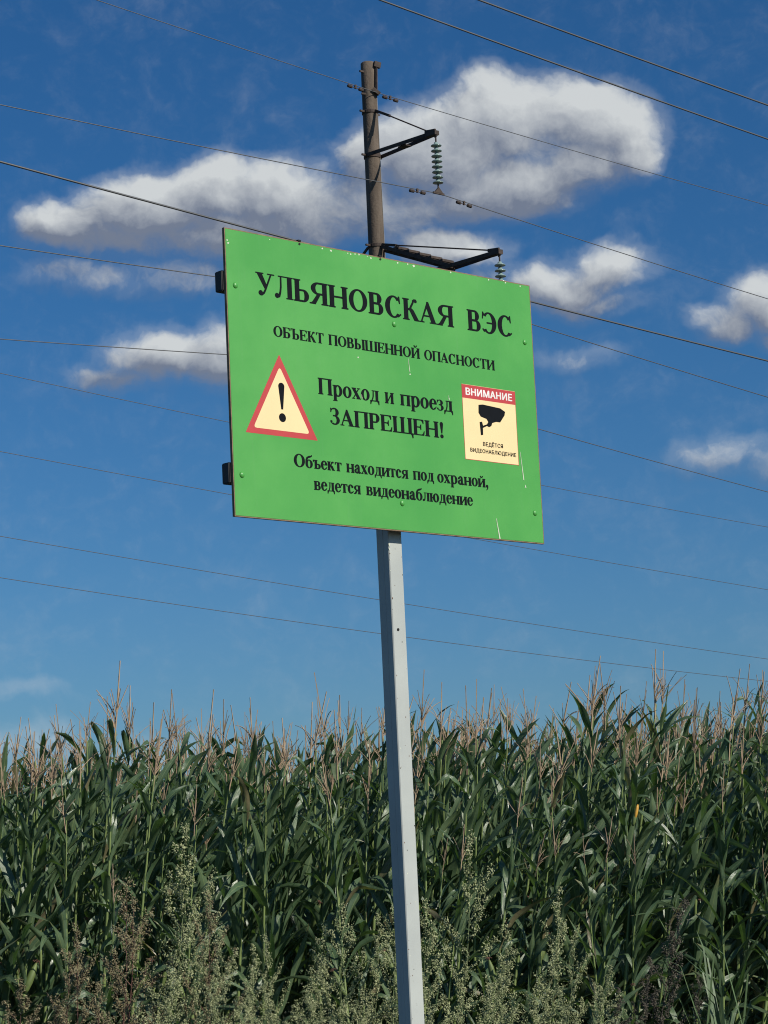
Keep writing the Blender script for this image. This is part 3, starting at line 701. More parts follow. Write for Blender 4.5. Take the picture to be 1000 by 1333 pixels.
# ================================================================ overhead wires
def plane_pt(px_, py_, o, n=nS):
    dr = direction(px_, py_); tt = (Vector((o[0], o[1], 0)) - Vector((EYE.x, EYE.y, 0))).dot(n) / Vector((dr.x, dr.y, 0)).dot(n)
    q = EYE + dr * tt; return (q - Vector((o[0], o[1], 0))).dot(dS), q.z
def wire(o, pts, z0, r, label, group, s0=-60, s1=80, both=True):
    """o: a ground point of the vertical plane the wire hangs in; pts: photo points it passes through"""
    sp = [plane_pt(x, y, o) for x, y in pts]
    path = []
    if z0 is not None:      # hung from a clamp at s=0: one slope each side plus the sag
        k = .00055
        for sg in (-1, 1):
            q = [(s_ * sg, z_) for s_, z_ in sp if s_ * sg > 0]
            m = sum((z_ - z0 - k * s_ * s_) * s_ for s_, z_ in q) / sum(s_ * s_ for s_, z_ in q)
            e = abs(s0) if sg < 0 else s1
            seg = [(sg * s_, z0 + m * s_ + k * s_ * s_) for s_ in np.linspace(0, e, 40)]
            path = seg[::-1] + path if sg < 0 else path + seg[1:]
    else:
        S = np.array([a for a, c in sp]); Z = np.array([c for a, c in sp])
        if len(sp) >= 3:
            c2 = np.polyfit(S, Z, 2)
            if not (.0001 < c2[0] < .003): k = .0006; c1 = np.polyfit(S, Z - k * S * S, 1); c2 = np.array([k, c1[0], c1[1]])
        else: k = .0006; c1 = np.polyfit(S, Z - k * S * S, 1); c2 = np.array([k, c1[0], c1[1]])
        path = [(s_, float(np.polyval(c2, s_))) for s_ in np.linspace(s0, s1, 70)]
    mb = MB(); B = path[0]
    mb.tube([(s_, 0, z_) for s_, z_ in path], r, 6)
    ob = mb.build('overhead_wire', MT['wire'], None, True); ob.location = (o[0], o[1], 0); ob.rotation_euler = (0, 0, rotS)
    tag(ob, label, 'wire', group); return path
pg = None
oP = (PX, PY)
o1 = P3(0, -t1, 0); o2 = P3(0, -t2, 0); o3 = P3(0, -t3, 0)
oT = P3(0, -rt_ - .1, 0)
w0 = wire(oT, [(110, 0), (290, 45), (640, 154), (1000, 270)], PH - .92, .0105, 'thin earth wire running to the very top of the concrete pole', pg)
w1 = wire(o1, [(0, 140), (250, 182), (740, 304), (1000, 390)], z1 - .09 - L1_, .0120, 'thin wire hanging from the long insulator string of the upper crossarm', pg)
w2 = wire(o2, [(0, 320), (285, 360), (693, 423), (1000, 517)], z2 - .09 - L1_, .0120, 'thin wire meeting the left board edge at the upper rail end', pg)
w3 = wire(o3, [(0, 440), (295, 466), (703, 560), (1000, 640)], z3u - .09 - L1_, .0125, 'thin wire vanishing behind the left board edge level with the second line of lettering', pg)
oN = (0, 40)
wire(oN, [(0, 210), (195, 263), (390, 315), (700, 394), (1000, 470)], None, .0165, 'thick dark wire crossing behind the top left corner of the green board', pg, -45, 60)
wire(oN, [(488, 0), (740, 84), (1000, 183)], None, .0165, 'lower of the two thick wires above the pole at upper right', pg, -45, 60)
wire(oN, [(620, 0), (800, 62), (1000, 138)], None, .0175, 'upper of the two thick wires crossing the top right corner of the sky', pg, -45, 60)
oF = (0, 105)
wire(oF, [(0, 486), (298, 549), (705, 632), (1000, 686)], None, .0125, 'thin far wire passing behind the warning triangle side of the board at mid height', pg, -90, 160)
wire(oF, [(0, 587), (305, 646), (705, 716), (1000, 768)], None, .0125, 'thin far wire passing just behind the lower edge of the green board', pg, -90, 160)
wire(oF, [(0, 698), (493, 780), (535, 788), (1000, 858)], None, .0125, 'upper of two far wires crossing behind the grey post below the board', pg, -90, 160)
wire(oF, [(0, 752), (495, 825), (535, 830), (1000, 887)], None, .0125, 'lowest far wire, just above the tassels at the right', pg, -90, 160)
# vibration dampers
dmb = MB(); dmb.tube([(-.19, 0, -.07), (.19, 0, -.07)], .010, 6); dmb.bar((0, 0, .02), (0, 0, -.09), .05, .05, (1, 0, 0))
for sx in (-1, 1): dmb.tube([(sx * .12, 0, -.07), (sx * .14, 0, -.07), (sx * .27, 0, -.07), (sx * .29, 0, -.07)], [.02, .048, .048, .025], 8)
dmm = dmb.mesh('vibration_damper', MT['iron'], False)
def zat(path, s_):
    for (a, c), (a2, c2) in zip(path, path[1:]):
        if a <= s_ <= a2: return c + (c2 - c) * (s_ - a) / (a2 - a), math.atan2(c2 - c, a2 - a)
for o, path, pxx, lab in ((oT, w0, 463, 'small dumbbell damper on the earth wire just left of the pole head'), (oT, w0, 508, 'small dumbbell damper on the earth wire just right of the pole head'),
                      (o1, w1, 543, 'dumbbell damper on the wire left of the long insulator string'), (o1, w1, 604, 'dumbbell damper on the wire right of the long insulator string')):
    best = min(((abs(plane_pt(pxx, 665, o)[0] - 0) * 0, 0),), key=lambda q: q[0])
    # walk along the wire until it projects at the wanted column
    bs, bd = 0, 1e9
    for s_ in np.linspace(-4, 4, 400):
        z_, an = zat(path, s_); w = Vector((o[0], o[1], 0)) + dS * s_ + Vector((0, 0, z_)) - EYE
        xx = 500 + F * w.dot(rt) / w.dot(fw)
        if abs(xx - pxx) < bd: bd, bs = abs(xx - pxx), s_
    z_, an = zat(path, bs)
    ob = link('vibration_damper', dmm); ob.location = Vector((o[0], o[1], 0)) + dS * bs + Vector((0, 0, z_)); ob.rotation_euler = (0, -an, rotS)
    tag(ob, lab, 'damper')

# ================================================================ maize
def leaf_mat(name, c1, c2, trans):
    m_, b, p, o = material(name); L = m_.node_tree.links
    uvn = b.n('ShaderNodeUVMap'); sp = b.n('ShaderNodeSeparateXYZ'); L.new(uvn.outputs[0], sp.inputs[0])
    oi = b.n('ShaderNodeObjectInfo'); tc = b.n('ShaderNodeTexCoord')
    f, _ = b.noise(tc.outputs['Object'], 9, 4, .6)
    c = b.mix(b.m('ADD', b.m('MULTIPLY', oi.outputs['Random'], .6), b.m('MULTIPLY', b.rng(f, .3, .7), .4)), c1 + (1,), c2 + (1,))
    c = b.mix(b.m('MULTIPLY', b.rng(oi.outputs['Random'], .962, .97), .8), c, (.17, .135, .075, 1))
    rib = b.rng(b.m('ABSOLUTE', b.m('SUBTRACT', sp.outputs[0], .5)), .015, .055, 1, 0)
    c = b.mix(b.m('MULTIPLY', rib, .75), c, (.20, .26, .11, 1))
    tip = b.m('MULTIPLY', b.rng(sp.outputs[1], .82, 1.0), b.rng(oi.outputs['Random'], .45, .8))
    c = b.mix(b.m('MULTIPLY', tip, .6), c, (.20, .15, .06, 1))
    vein = b.m('SINE', b.m('MULTIPLY', sp.outputs[0], 130))
    L.new(c, p.inputs['Base Color']); L.new(b.rng(f, .3, .7, .22, .40), p.inputs['Roughness']); p.inputs['Specular IOR Level'].default_value = .55
    bn = b.n('ShaderNodeBump'); bn.inputs['Distance'].default_value = .0012; bn.inputs['Strength'].default_value = .35
    L.new(b.m('ADD', b.m('MULTIPLY', vein, .4), b.m('MULTIPLY', f, 12)), bn.inputs['Height']); L.new(bn.outputs[0], p.inputs['Normal'])
    tr = b.n('ShaderNodeBsdfTranslucent'); L.new(b.v('MULTIPLY', c, (1.5, 1.9, .6)), tr.inputs[0])
    mx = b.n('ShaderNodeMixShader'); mx.inputs[0].default_value = trans
    L.new(p.outputs[0], mx.inputs[1]); L.new(tr.outputs[0], mx.inputs[2]); L.new(mx.outputs[0], o.inputs[0])
    return m_
MT['leaf'] = leaf_mat('maize_leaf', (.046, .092, .044), (.125, .185, .098), .18)
MT['stalk'] = plain('maize_stalk', (.145, .20, .058), .5, var=.25, scale=5)
MT['tassel'] = plain('maize_tassel', (.37, .27, .175), .9, var=.35, scale=12)
MT['cob'] = plain('maize_kernels', (.62, .34, .05), .5, var=.2, scale=60)
MT['silk'] = plain('maize_silk', (.17, .085, .06), .9, var=.3, scale=20)
MT['husk'] = plain('maize_husk', (.12, .17, .05), .6, var=.2, scale=12)

def leaf_mesh(rnd, L, Wd, a0, a1, twist, segs=12, across=4, droop=1.0, sheath=.10):
    """blade in the local +x/+z plane: leaves the stalk at angle a0 from vertical, ends at a1; V fold, wavy margins"""
    mb = MB(); mb.uv = []
    pts = []; x, z = .012, -sheath; n = segs
    ph = rnd.uniform(0, 6.28); wf = rnd.uniform(8, 14); fr = []
    side = rnd.uniform(-.22, .22); kink = rnd.uniform(25, 80) if rnd.random() < .4 and a1 > 45 else 0; kq = rnd.uniform(.4, .8); jig = [rnd.uniform(-7, 7) for _ in range(9)]
    for i in range(n + 1):
        t = i / n
        if t < .12: a = R(2)
        else:
            q = (t - .12) / .88; a = R(a0 + (a1 - a0) * (q ** (1.5 * droop))) + R(kink) * (q > kq) + R(jig[i % 9]) * q
        fr.append((x, z, a, t))
        st = (L + sheath) / n; x += math.sin(a) * st; z += math.cos(a) * st
    verts = []
    for (x, z, a, t) in fr:
        if t < .12: w = Wd * (.28 + .25 * t / .12); fold = 1.35
        else:
            q = (t - .12) / .88
            w = Wd * (0.62 + .38 * math.sin(min(q / .45, 1) * math.pi / 2)) * (1 - max(0, (q - .45) / .55) ** 1.8); fold = .55 - .35 * q
        w = max(w, .0015)
        tw = twist * max(0, t - .15)
        nrm = Vector((-math.cos(a), 0, math.sin(a))); lat = Vector((0, 1, 0)); tan = Vector((math.sin(a), 0, math.cos(a)))
        rm = Matrix.Rotation(tw, 3, tan); nrm = rm @ nrm; lat = rm @ lat
        ctr = Vector((x, side * max(0, t - .12) ** 2 * L * 1.5, z))
        for j in range(across + 1):
            s_ = j / across * 2 - 1
            wav = math.sin(t * wf + ph + (1.7 if s_ > 0 else 0)) * .20 * w * abs(s_) ** 1.5 * (1 if t > .15 else 0)
            verts.append(ctr + lat * (s_ * w / 2 * math.cos(fold)) + nrm * (abs(s_) * w / 2 * math.sin(fold) + wav))
            mb.uv.append((j / across, t))
    k = across + 1
    mb.add(verts, [(i * k + j, i * k + j + 1, (i + 1) * k + j + 1, (i + 1) * k + j) for i in range(n) for j in range(across)])
    return mb
def tassel_mb(rnd, lod=False):
    mb = MB(); H_ = rnd.uniform(.26, .38)
    lean = Vector((rnd.uniform(-.06, .10), rnd.uniform(-.05, .05), 0))
    def spike(p0, d, L, r, curl):
        n = 3 if lod else 7; pts = []; rad = []
        p = Vector(p0)
        for i in range(n + 1):
            t = i / n; pts.append(p.copy()); rad.append(r * (.55 if i == 0 else (1.0 if i % 2 else .72) * (1 - .45 * t)))
            dd = (d + Vector((0, 0, -curl * t))).normalized(); p += dd * L / n
        mb.tube(pts, rad, 3 if lod else 4, False)
    mb.tube([(0, 0, -.10), (0, 0, .10)], .0045, 4, False)
    spike((0, 0, .08), (Vector((0, 0, 1)) + lean * 1.5).normalized(), H_, .0066, 0)
    nb = rnd.randint(3, 9) if not lod else 4
    for i in range(nb):
        az = rnd.uniform(0, 6.283); inc = R(rnd.uniform(8, 42)); L = rnd.uniform(.12, .26)
        spike((0, 0, rnd.uniform(.0, .14)), Vector((math.sin(inc) * math.cos(az), math.sin(inc) * math.sin(az), math.cos(inc))), L, .0044, rnd.uniform(0, .9))
    return mb
rnd = random.Random(5)
UP_L = [leaf_mesh(rnd, rnd.uniform(.32, .48), rnd.uniform(.038, .058), rnd.uniform(8, 24), rnd.uniform(18, 90), rnd.uniform(-1.2, 1.2)).mesh('leaf', MT['leaf'], True) for _ in range(12)]
MID_L = [leaf_mesh(rnd, rnd.uniform(.50, .74), rnd.uniform(.054, .082), rnd.uniform(8, 28), rnd.uniform(14, 95), rnd.uniform(-2.6, 2.6)).mesh('leaf', MT['leaf'], True) for _ in range(16)]
DRP_L = [leaf_mesh(rnd, rnd.uniform(.52, .76), rnd.uniform(.056, .080), rnd.uniform(16, 34), rnd.uniform(115, 172), rnd.uniform(-2.2, 2.2)).mesh('leaf', MT['leaf'], True) for _ in range(14)]
TAS = [tassel_mb(rnd).mesh('tassel', MT['tassel']) for _ in range(16)]
def stalk_mesh(rnd, H_):
    mb = MB(); pts = []; rad = []; n = int(H_ / .19); off = Vector((0, 0, 0))
    for i in range(n + 1):
        z = H_ * i / n; r = .0150 * (1 - .68 * i / n)
        pts += [(off.x, off.y, z), (off.x, off.y, z + .012)]; rad += [r * 1.18, r]
        off += Vector((rnd.uniform(-.004, .006), rnd.uniform(-.004, .004), 0))
    mb.tube(pts, rad, 6); return mb
HT = [2.35, 2.5, 2.6, 2.7, 2.45, 2.55, 2.65, 2.4]
STK = [stalk_mesh(rnd, h).mesh('stalk', MT['stalk'], True) for h in HT]
em = MB(); em.lathe([(.010, 0), (.024, .03), (.029, .09), (.026, .16), (.012, .215), (.004, .23)], 8); EAR = em.mesh('ear', MT['husk'], True)
sm = MB()
for i in range(9): a = i * .7; sm.tube([(0, 0, .22), (.012 * math.cos(a), .012 * math.sin(a), .25), (.03 * math.cos(a), .03 * math.sin(a), .245 - .01 * (i % 3))], .0025, 3, False)
SILK = sm.mesh('silk', MT['silk'])
cm = MB(); cm.lathe([(.008, 0), (.021, .02), (.024, .08), (.021, .14), (.009, .185)], 10); COB = cm.mesh('cob', MT['cob'], True)

def maize(x, y, rnd, scale=1.0, lean=(0, 0), label='', group='', cob=False):
    k = rnd.randrange(len(HT)); H_ = HT[k]
    root = empty('maize_plant', (x, y, -.03), (0, 0, 0), label, 'maize plant', group)
    root.rotation_euler = (lean[1], lean[0], rnd.uniform(-.3, .3)); root.scale = (scale,) * 3
    link('stalk', STK[k], root)
    n = rnd.randint(17, 21); az0 = rnd.uniform(0, 6.283)
    for i in range(n):
        t = i / (n - 1); z = .28 + (H_ - .28 - .13) * t
        az = az0 + math.pi * i + rnd.gauss(0, .6)
        # wind from the left pushes the blades over to the right
        if rnd.random() < .42: az = rnd.gauss(0.0, .6)
        if t > .74: me = rnd.choice(UP_L)
        elif t > .5: me = rnd.choice(UP_L if rnd.random() < .22 else MID_L)
        else: me = rnd.choice(DRP_L if rnd.random() < .38 else MID_L)
        s_ = rnd.uniform(.85, 1.15) * (1.0 if t < .8 else 1.05 - .5 * (t - .8))
        link('leaf', me, root, Matrix.Translation((0, 0, z)) @ Matrix.Rotation(az, 4, 'Z') @ Matrix.Rotation(R(rnd.uniform(-8, 18)), 4, 'Y') @ Matrix.Diagonal((s_, s_ * rnd.uniform(.85, 1.15), s_, 1)))
    ts = rnd.uniform(.75, 1.2)
    link('tassel', rnd.choice(TAS), root, Matrix.Translation((0, 0, H_)) @ Matrix.Rotation(rnd.uniform(0, 6.28), 4, 'Z') @ Matrix.Rotation(rnd.gauss(0, .10), 4, 'Y') @ Matrix.Scale(ts, 4))
    if rnd.random() < .4:
        az = rnd.uniform(0, 6.28)
        e_ = link('ear', EAR, root, Matrix.Translation((0, 0, H_ * rnd.uniform(.38, .5))) @ Matrix.Rotation(az, 4, 'Z') @ Matrix.Rotation(R(22), 4, 'Y'))
        link('silk', SILK, e_)
    if cob:
        bpy.context.view_layer.update(); cz = at(826, 1062, 17.68)
        c_ = link('cob', COB, root, root.matrix_world.inverted() @ Matrix.Translation((cz.x, 17.66, cz.z - .02)) @ Matrix.Rotation(R(16), 4, 'Y') @ Matrix.Scale(.55, 4))
        link('husk', EAR, c_, Matrix.Translation((-.006, .008, -.10)) @ Matrix.Diagonal((1.05, 1.05, .8, 1)))
    return root
rnd = random.Random(21)
def pxx(x, y): return 500 + F * x / y
GA = 'maize plants standing along the front of the field'; GB = 'maize plants in the rows behind the field edge'; GC = 'shorter maize plants at the very edge of the field'
Y0 = 18.0; count = 0
spots = []
for r_ in range(9):
    y = Y0 + .70 * r_; hw = .168 * y
    x = -hw + rnd.uniform(0, .1)
    while x < hw:
        spots.append((x, y + rnd.gauss(0, .08), r_)); x += rnd.uniform(.155, .235)
def field_height(x):
    # uneven growth along the field, a little higher to the left and right ends in the photo
    return 1.062 + .016 * math.sin(x * 2.3 + .6) + .014 * math.sin(x * 5.1) + .014 * (x / 3.0)
spots.sort(key=lambda q: q[1])
spots = spots[:285]
qy = at(826, 1050, 17.75); spots[-1] = yellow = (qy.x - .03, 17.75, 0)
for (x, y, r_) in spots:
    ln = rnd.gauss(.045 + .09 * (1 / (1 + math.exp(-(x + .2) * 2))), .045)
    is_y = (x, y, r_) == yellow
    if is_y: lab, grp = 'maize plant with a bare yellow cob showing, right of the post near the field edge', None
    elif r_ < 2: lab, grp = 'tall green maize plant with tan tassel in the front rows behind the weeds', GA
    else: lab, grp = 'tall green maize plant deeper in the field, mostly hidden by the front rows', GB
    maize(x, y, rnd, (rnd.uniform(.95, 1.04) if r_ > 1 else rnd.uniform(.80, 1.03)) * field_height(x), (ln, rnd.gauss(0, .04)), lab, grp, is_y)
fr = []
for i in range(15):
    fr.append((rnd.uniform(-2.9, 2.9), rnd.uniform(16.9, 17.6), rnd.uniform(.60, .84)))
ORD = ['leftmost', 'second', 'third', 'fourth', 'fifth', 'sixth', 'seventh', 'eighth', 'ninth', 'tenth', 'eleventh', 'twelfth', 'thirteenth', 'fourteenth', 'fifteenth']
fr.sort(key=lambda q: q[0] / q[1])
for i_, (x, y, s_) in enumerate(fr):
    maize(x, y, rnd, s_, (rnd.gauss(.06, .06), rnd.gauss(0, .05)), ('leftmost' if i_ == 0 else ORD[i_] + ' from the left') + ' of the short maize plants in front of the taller ones', GC)

# the rest of the field: one mass
low = random.Random(8); LOD = []
for v_ in range(5):
    mbs = []; H_ = 2.5
    s_m = MB(); s_m.tube([(0, 0, 0), (0, 0, H_)], [.016, .006], 3, False); mbs.append((s_m, 1))
    for i in range(11):
        t = i / 10; z = .28 + (H_ - .36) * t; az = v_ + math.pi * i + low.gauss(0, .5)
        if t > .75: lm = leaf_mesh(low, .58, .065, 12, 35, low.uniform(-1, 1), 5, 2)
        elif t > .4: lm = leaf_mesh(low, .82, .09, 16, 95, low.uniform(-1, 1), 6, 2)
        else: lm = leaf_mesh(low, .76, .085, 22, 150, low.uniform(-1, 1), 6, 2)
        T_ = Matrix.Translation((0, 0, z)) @ Matrix.Rotation(az, 4, 'Z'); lm.v = [tuple(T_ @ Vector(p_)) for p_ in lm.v]; mbs.append((lm, 0))
    tm = tassel_mb(low, True); tm.v = [(a, c, e_ + H_) for a, c, e_ in tm.v]; mbs.append((tm, 2))
    V = []; Fc = []; Mi = []; U = []
    for m_, mi in mbs:
        o = len(V); V += m_.v; Fc += [[i + o for i in f] for f in m_.f]; Mi += [mi] * len(m_.f); U += (m_.uv if m_.uv else [(0.2, .3)] * len(m_.v))
    LOD.append((np.array(V, dtype=np.float32), Fc, np.array(Mi), np.array(U, dtype=np.float32)))
def mass(name, places, label):
    Vs = []; LV = []; LT = []; MI = []; UV = []; off = 0
    for (x, y, s_, az, ln) in places:
        V, Fc, Mi, U = LOD[low.randrange(5)]
        c, s = math.cos(az), math.sin(az); q = V.copy() * s_
        q2 = np.stack([q[:, 0] * c - q[:, 1] * s + x + ln * q[:, 2], q[:, 0] * s + q[:, 1] * c + y, q[:, 2] - .03], 1)
        Vs.append(q2); UV.append(U)
        for f in Fc: LV.extend([i + off for i in f]); LT.append(len(f))
        MI.append(Mi); off += len(V)
    V = np.concatenate(Vs).astype(np.float32); LV = np.array(LV, dtype=np.int32); LT = np.array(LT, dtype=np.int32); U = np.concatenate(UV)
    me = bpy.data.meshes.new(name); me.vertices.add(len(V)); me.vertices.foreach_set('co', V.ravel())
    me.loops.add(len(LV)); me.loops.foreach_set('vertex_index', LV); me.polygons.add(len(LT))
    st = np.concatenate([[0], np.cumsum(LT)[:-1]]).astype(np.int32)
    me.polygons.foreach_set('loop_start', st); me.polygons.foreach_set('loop_total', LT); me.polygons.foreach_set('material_index', np.concatenate(MI).astype(np.int32))
    for k in ('leaf', 'stalk', 'tassel'): me.materials.append(MT[k])
    ul = me.uv_layers.new(name='uv'); ul.data.foreach_set('uv', U[LV].ravel()); me.update(calc_edges=True); me.validate(); me.shade_smooth()
    return tag(link(name, me), label, 'maize', None, 'stuff')
pl = []
used_y = max(q[1] for q in spots)
for r_ in range(0, 26):
    y = Y0 + .70 * r_
    x = -15.0
    while x < 15.0:
        inside = abs(x) < .168 * y and y < used_y + .05
        if not inside and (abs(x) < .168 * y + 4.0 or r_ < 7) and (r_ < 16 or low.random() < .5):
            pl.append((x, y + low.gauss(0, .08), low.uniform(.94, 1.05) * field_height(x), low.uniform(0, 6.28), low.gauss(.04, .03)))
        x += low.uniform(.17, .25)
mass('maize_field', pl, 'dense mass of maize filling the field behind and beside the front rows')

# ================================================================ weeds along the verge
def weed_mat(name, c1, c2):
    m_, b, p, o = material(name); L = m_.node_tree.links; tc = b.n('ShaderNodeTexCoord'); oi = b.n('ShaderNodeObjectInfo')
    f, _ = b.noise(tc.outputs['Object'], 22, 3, .6)
    c = b.mix(b.rng(f, .35, .65), c1 + (1,), c2 + (1,)); L.new(c, p.inputs['Base Color']); p.inputs['Roughness'].default_value = .85; p.inputs['Specular IOR Level'].default_value = .2
    return m_
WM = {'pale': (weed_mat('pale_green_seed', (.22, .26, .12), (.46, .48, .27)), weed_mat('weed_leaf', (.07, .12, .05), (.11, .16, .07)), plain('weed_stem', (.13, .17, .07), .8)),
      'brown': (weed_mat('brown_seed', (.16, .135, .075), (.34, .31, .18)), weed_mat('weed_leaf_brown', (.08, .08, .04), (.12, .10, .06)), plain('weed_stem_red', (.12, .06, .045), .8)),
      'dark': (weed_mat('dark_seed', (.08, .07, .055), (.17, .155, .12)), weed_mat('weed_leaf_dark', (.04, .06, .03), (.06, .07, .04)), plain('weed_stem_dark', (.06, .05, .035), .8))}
def weed_parts(rnd, H_, spread, nb, dens):
    stem = MB(); seeds = MB(); leaves = MB()
    pts = []; p = Vector((0, 0, 0)); dr = Vector((rnd.uniform(-.08, .12), rnd.uniform(-.05, .05), 1)).normalized()
    for i in range(9): pts.append(p.copy()); dr = (dr + Vector((rnd.uniform(-.05, .05), rnd.uniform(-.05, .05), 0))).normalized(); p += dr * H_ / 8
    stem.tube(pts, [.008 * (1 - .8 * i / 8) for i in range(9)], 5, False)
    def clump(c, r):
        # an irregular little knot of seeds: two crossed wedges
        a = Vector((rnd.gauss(0, 1), rnd.gauss(0, 1), rnd.gauss(0, 1))).normalized(); bq = a.orthogonal().normalized(); e_ = a.cross(bq)
        r1, r2, r3 = r * rnd.uniform(.8, 2.0), r * rnd.uniform(.4, .9), r * rnd.uniform(.4, .9)
        seeds.add([c + a * r1, c - a * r1, c + bq * r2, c - bq * r2, c + e_ * r3, c - e_ * r3], [(0, 2, 4), (0, 4, 3), (0, 3, 5), (0, 5, 2), (1, 4, 2), (1, 3, 4), (1, 5, 3), (1, 2, 5)])
    def leaf(c, d, L):
        s_ = d.cross(Vector((0, 0, 1))).normalized() * L * .17; dn = Vector((0, 0, -L * .2))
        leaves.add([c, c + d * L * .45 + s_, c + d * L + dn, c + d * L * .45 - s_], [(0, 1, 2, 3)])
    def twig(base, d, L, r, lvl):
        n = 6; q = [base.copy()]; pp = base.copy(); dd = d.copy()
        for i in range(n):
            dd = (dd + Vector((rnd.gauss(0, .10), rnd.gauss(0, .10), .06 if lvl == 0 else -.02))).normalized(); pp = pp + dd * L / n; q.append(pp.copy())
        stem.tube(q, [r * (1 - .7 * i / n) for i in range(n + 1)], 3, False)
        m = int(L * dens * (1.1 if lvl else .8))
        for i in range(m):
            t = rnd.random() ** .8; k = min(int(t * n), n - 1); c = q[k].lerp(q[k + 1], t * n - k)
            c = c + Vector((rnd.gauss(0, 1), rnd.gauss(0, 1), rnd.gauss(0, 1))) * .012
            clump(c, rnd.uniform(.0034, .0084))
        if lvl == 0:
            for i in range(int(4 + L * 26)):
                t = rnd.uniform(.15, 1); k = min(int(t * n), n - 1); c = q[k].lerp(q[k + 1], t * n - k)
                az = rnd.uniform(0, 6.283); d2 = (dd * .9 + Vector((math.cos(az), math.sin(az), rnd.uniform(-.1, .7))) * .75).normalized()
                twig(c, d2, rnd.uniform(.02, .075) * (1.25 - t * .6), .0013, 1)
            for i in range(int(L * 16)):
                az = rnd.uniform(0, 6.283); k = rnd.randrange(n); leaf(q[k], Vector((math.cos(az), math.sin(az), .2)).normalized(), rnd.uniform(.025, .07))
    for i in range(nb):
        t = .14 + .86 * (i / nb); k = min(int(t * 8), 7); c = pts[k].lerp(pts[k + 1], t * 8 - k)
        az = i * 2.4 + rnd.uniform(-.5, .5); inc = R(rnd.uniform(26, 44) + 16 * (1 - t)); L = (spread * (1 - t) ** .85 + .07) * rnd.uniform(.7, 1.25)
        twig(c, Vector((math.sin(inc) * math.cos(az), math.sin(inc) * math.sin(az), math.cos(inc))), L, .0035, 0)
    twig(pts[-1], dr, .12, .002, 0)
    return stem, seeds, leaves
rnd = random.Random(77)
VAR = []
for i in range(6):
    st, se, le = weed_parts(rnd, 1.6, [.62, .48, .72, .58, .66, .42][i], [16, 18, 15, 17, 16, 20][i], 200)
    VAR.append((st.v, st.f, se.v, se.f, le.v, le.f))
WMESH = {}
def weed(x, y, top, var, tone, label, group=None, wide=1.0, lean=0.0):
    key = (var, tone)
    if key not in WMESH:
        out = []
        for k, (nm, mi) in enumerate((('stem', 2), ('seed_head', 0), ('leaf', 1))):
            m_ = MB(); m_.v = VAR[var][2 * k]; m_.f = VAR[var][2 * k + 1]; out.append((nm, m_.mesh(nm, WM[tone][mi])))
        WMESH[key] = out
    s_ = top / 1.72
    lean += .05 + .07 * (x > .1)
    root = empty('weed', (x, y, -.02), (0, lean, rnd.uniform(0, 6.28)), label, 'weed', group)
    root.rotation_euler = (0, lean, rnd.uniform(-.6, .6)); root.scale = (s_ * wide, s_ * wide, s_)
    for nm, me in WMESH[key]:
        o_ = link(nm, me, root)
        if nm != 'stem': o_['kind'] = 'stuff'
    return root
def weed_at(px_, py_, Y, *a, **k):
    q = at(px_, py_, Y); return weed(q.x, Y, q.z, *a, **k)
weed_at(135, 1140, 16.0, 0, 'brown', 'broad brownish seeding weed at the far left of the verge', wide=1.1, lean=.05)
weed_at(60, 1235, 15.7, 3, 'brown', 'low brown weed in the bottom left corner')
weed_at(160, 1165, 15.6, 1, 'brown', 'narrow brown weed just right of the broad brownish one', wide=1.0)
weed_at(215, 1070, 16.2, 1, 'pale', 'tallest pale green weed, with a slender pointed top left of the post', wide=.95)
weed_at(235, 1130, 15.8, 4, 'pale', 'bushy pale weed leaning against the tallest one', wide=.8)
weed_at(262, 1160, 15.9, 2, 'brown', 'brown tipped weed right of the tallest pale one', wide=.8)
weed_at(300, 1225, 15.5, 3, 'pale', 'low grey green weed left of centre under a maize gap')
weed_at(372, 1240, 15.4, 5, 'pale', 'slim pale weed between the low grey green one and the post')
weed_at(432, 1175, 15.8, 2, 'pale', 'wide pale weed left of the grey post', wide=1.0)
weed_at(492, 1165, 15.5, 4, 'pale', 'pale weed right against the left side of the grey post', wide=.9)
weed_at(560, 1075, 16.0, 0, 'pale', 'tall pale weed just right of the grey post with drooping seed sprays', wide=.8, lean=.05)
weed_at(588, 1200, 15.2, 3, 'pale', 'low leaning pale weed right of the grey post', lean=.1)
weed_at(690, 1150, 15.9, 1, 'pale', 'slender pointed pale weed midway between post and dark weeds', wide=.85)
weed_at(655, 1235, 15.3, 4, 'pale', 'low spreading pale weed below the slender pointed one', wide=1.2, lean=.12)
weed_at(730, 1245, 15.3, 2, 'pale', 'pale weed with sprays reaching right, at the right end of the pale clump', lean=.2)
weed_at(826, 1160, 16.0, 5, 'dark', 'tall dark seeding weed right of the pale clump')
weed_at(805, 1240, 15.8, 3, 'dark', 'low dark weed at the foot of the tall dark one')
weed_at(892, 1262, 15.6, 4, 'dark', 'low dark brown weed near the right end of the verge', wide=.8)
weed_at(95, 1200, 15.9, 2, 'brown', 'wide brown weed between the bottom left corner and the broad brownish one', wide=.9)
weed_at(185, 1195, 15.4, 5, 'pale', 'slim pale weed in front of the tallest one, on its left', wide=1.1)
weed_at(275, 1200, 15.3, 0, 'pale', 'spreading pale weed below the brown tipped one', wide=.8)
weed_at(340, 1215, 15.9, 2, 'pale', 'pale weed in the gap between the low grey green one and the slim one', wide=.8)
weed_at(405, 1200, 15.9, 1, 'pale', 'pale weed on the left flank of the wide one before the post', wide=1.0)
weed_at(462, 1185, 16.1, 3, 'pale', 'pale weed between the wide one and the grey post', wide=.9)
weed_at(540, 1170, 15.6, 2, 'pale', 'pale weed showing on both sides of the grey post', wide=.9)
weed_at(620, 1225, 15.9, 5, 'pale', 'slim pale weed between the leaning one and the slender pointed one', wide=1.2)
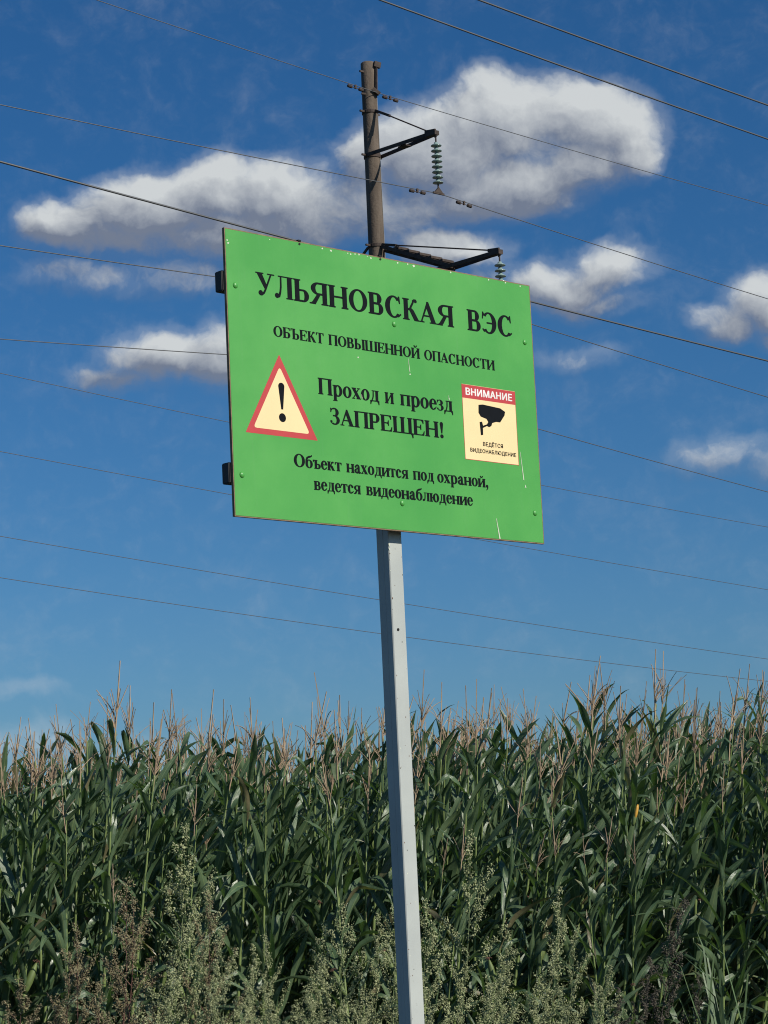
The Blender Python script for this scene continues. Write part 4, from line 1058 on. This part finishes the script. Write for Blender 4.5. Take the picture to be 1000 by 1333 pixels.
weed_at(700, 1200, 15.5, 0, 'pale', 'broad pale weed in front of the slender pointed one', wide=.8, lean=.08)
GW = 'low pale weeds filling the bottom of the verge'
lowi = -1
for i, px_ in enumerate([20, 100, 190, 250, 315, 345, 395, 420, 460, 505, 545, 600, 628, 672, 702, 745, 770]):
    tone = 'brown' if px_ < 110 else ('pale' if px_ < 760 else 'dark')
    py_ = rnd.uniform(1255, 1300) if px_ > 280 else rnd.uniform(1270, 1310)
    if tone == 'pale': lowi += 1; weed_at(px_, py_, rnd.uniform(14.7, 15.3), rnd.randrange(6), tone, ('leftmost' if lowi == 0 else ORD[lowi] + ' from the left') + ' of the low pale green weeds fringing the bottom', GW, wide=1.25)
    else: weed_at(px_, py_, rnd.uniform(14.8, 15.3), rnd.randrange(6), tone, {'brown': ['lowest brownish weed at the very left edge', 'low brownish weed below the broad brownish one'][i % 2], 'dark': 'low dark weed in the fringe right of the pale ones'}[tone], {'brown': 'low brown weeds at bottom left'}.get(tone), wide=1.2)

# broad grass tuft at bottom right and grass over the verge
MT['grass'] = plain('grass_blade', (.085, .14, .06), .55, var=.25, scale=9)
def grass(rnd, places, hmin, hmax, w):
    mb = MB()
    for (x, y) in places:
        h = rnd.uniform(hmin, hmax); az = rnd.uniform(0, 6.283); d = Vector((math.cos(az), math.sin(az), 0)); s_ = Vector((-d.y, d.x, 0)) * w / 2; b0 = Vector((x, y, -.03))
        c = rnd.uniform(.15, .6)
        pts = [(b0, 1), (b0 + Vector((0, 0, h * .5)) + d * h * .12 * c, .85), (b0 + Vector((0, 0, h * .85)) + d * h * .38 * c, .55), (b0 + Vector((0, 0, h * .93)) + d * h * .75 * c, .05)]
        vs = []
        for p_, k in pts: vs += [p_ - s_ * k, p_ + s_ * k]
        mb.add(vs, [(0, 1, 3, 2), (2, 3, 5, 4), (4, 5, 7, 6)])
    return mb
q = at(935, 1300, 15.6)
gt = grass(rnd, [(rnd.gauss(0, .10), rnd.gauss(0, .06)) for _ in range(34)], .75, 1.35, .020).build('grass_tuft', MT['grass']); gt.location = (q.x, 15.6, 0)
tag(gt, 'tuft of broad arching grass blades at the bottom right edge of the field', 'grass tuft')
g2 = grass(rnd, [(rnd.uniform(-9, 9), rnd.uniform(5, 17.6)) for _ in range(30000)], .10, .34, .009).build('verge_grass', MT['grass'])
tag(g2, 'rough green grass covering the verge before the field', 'grass', None, 'stuff')
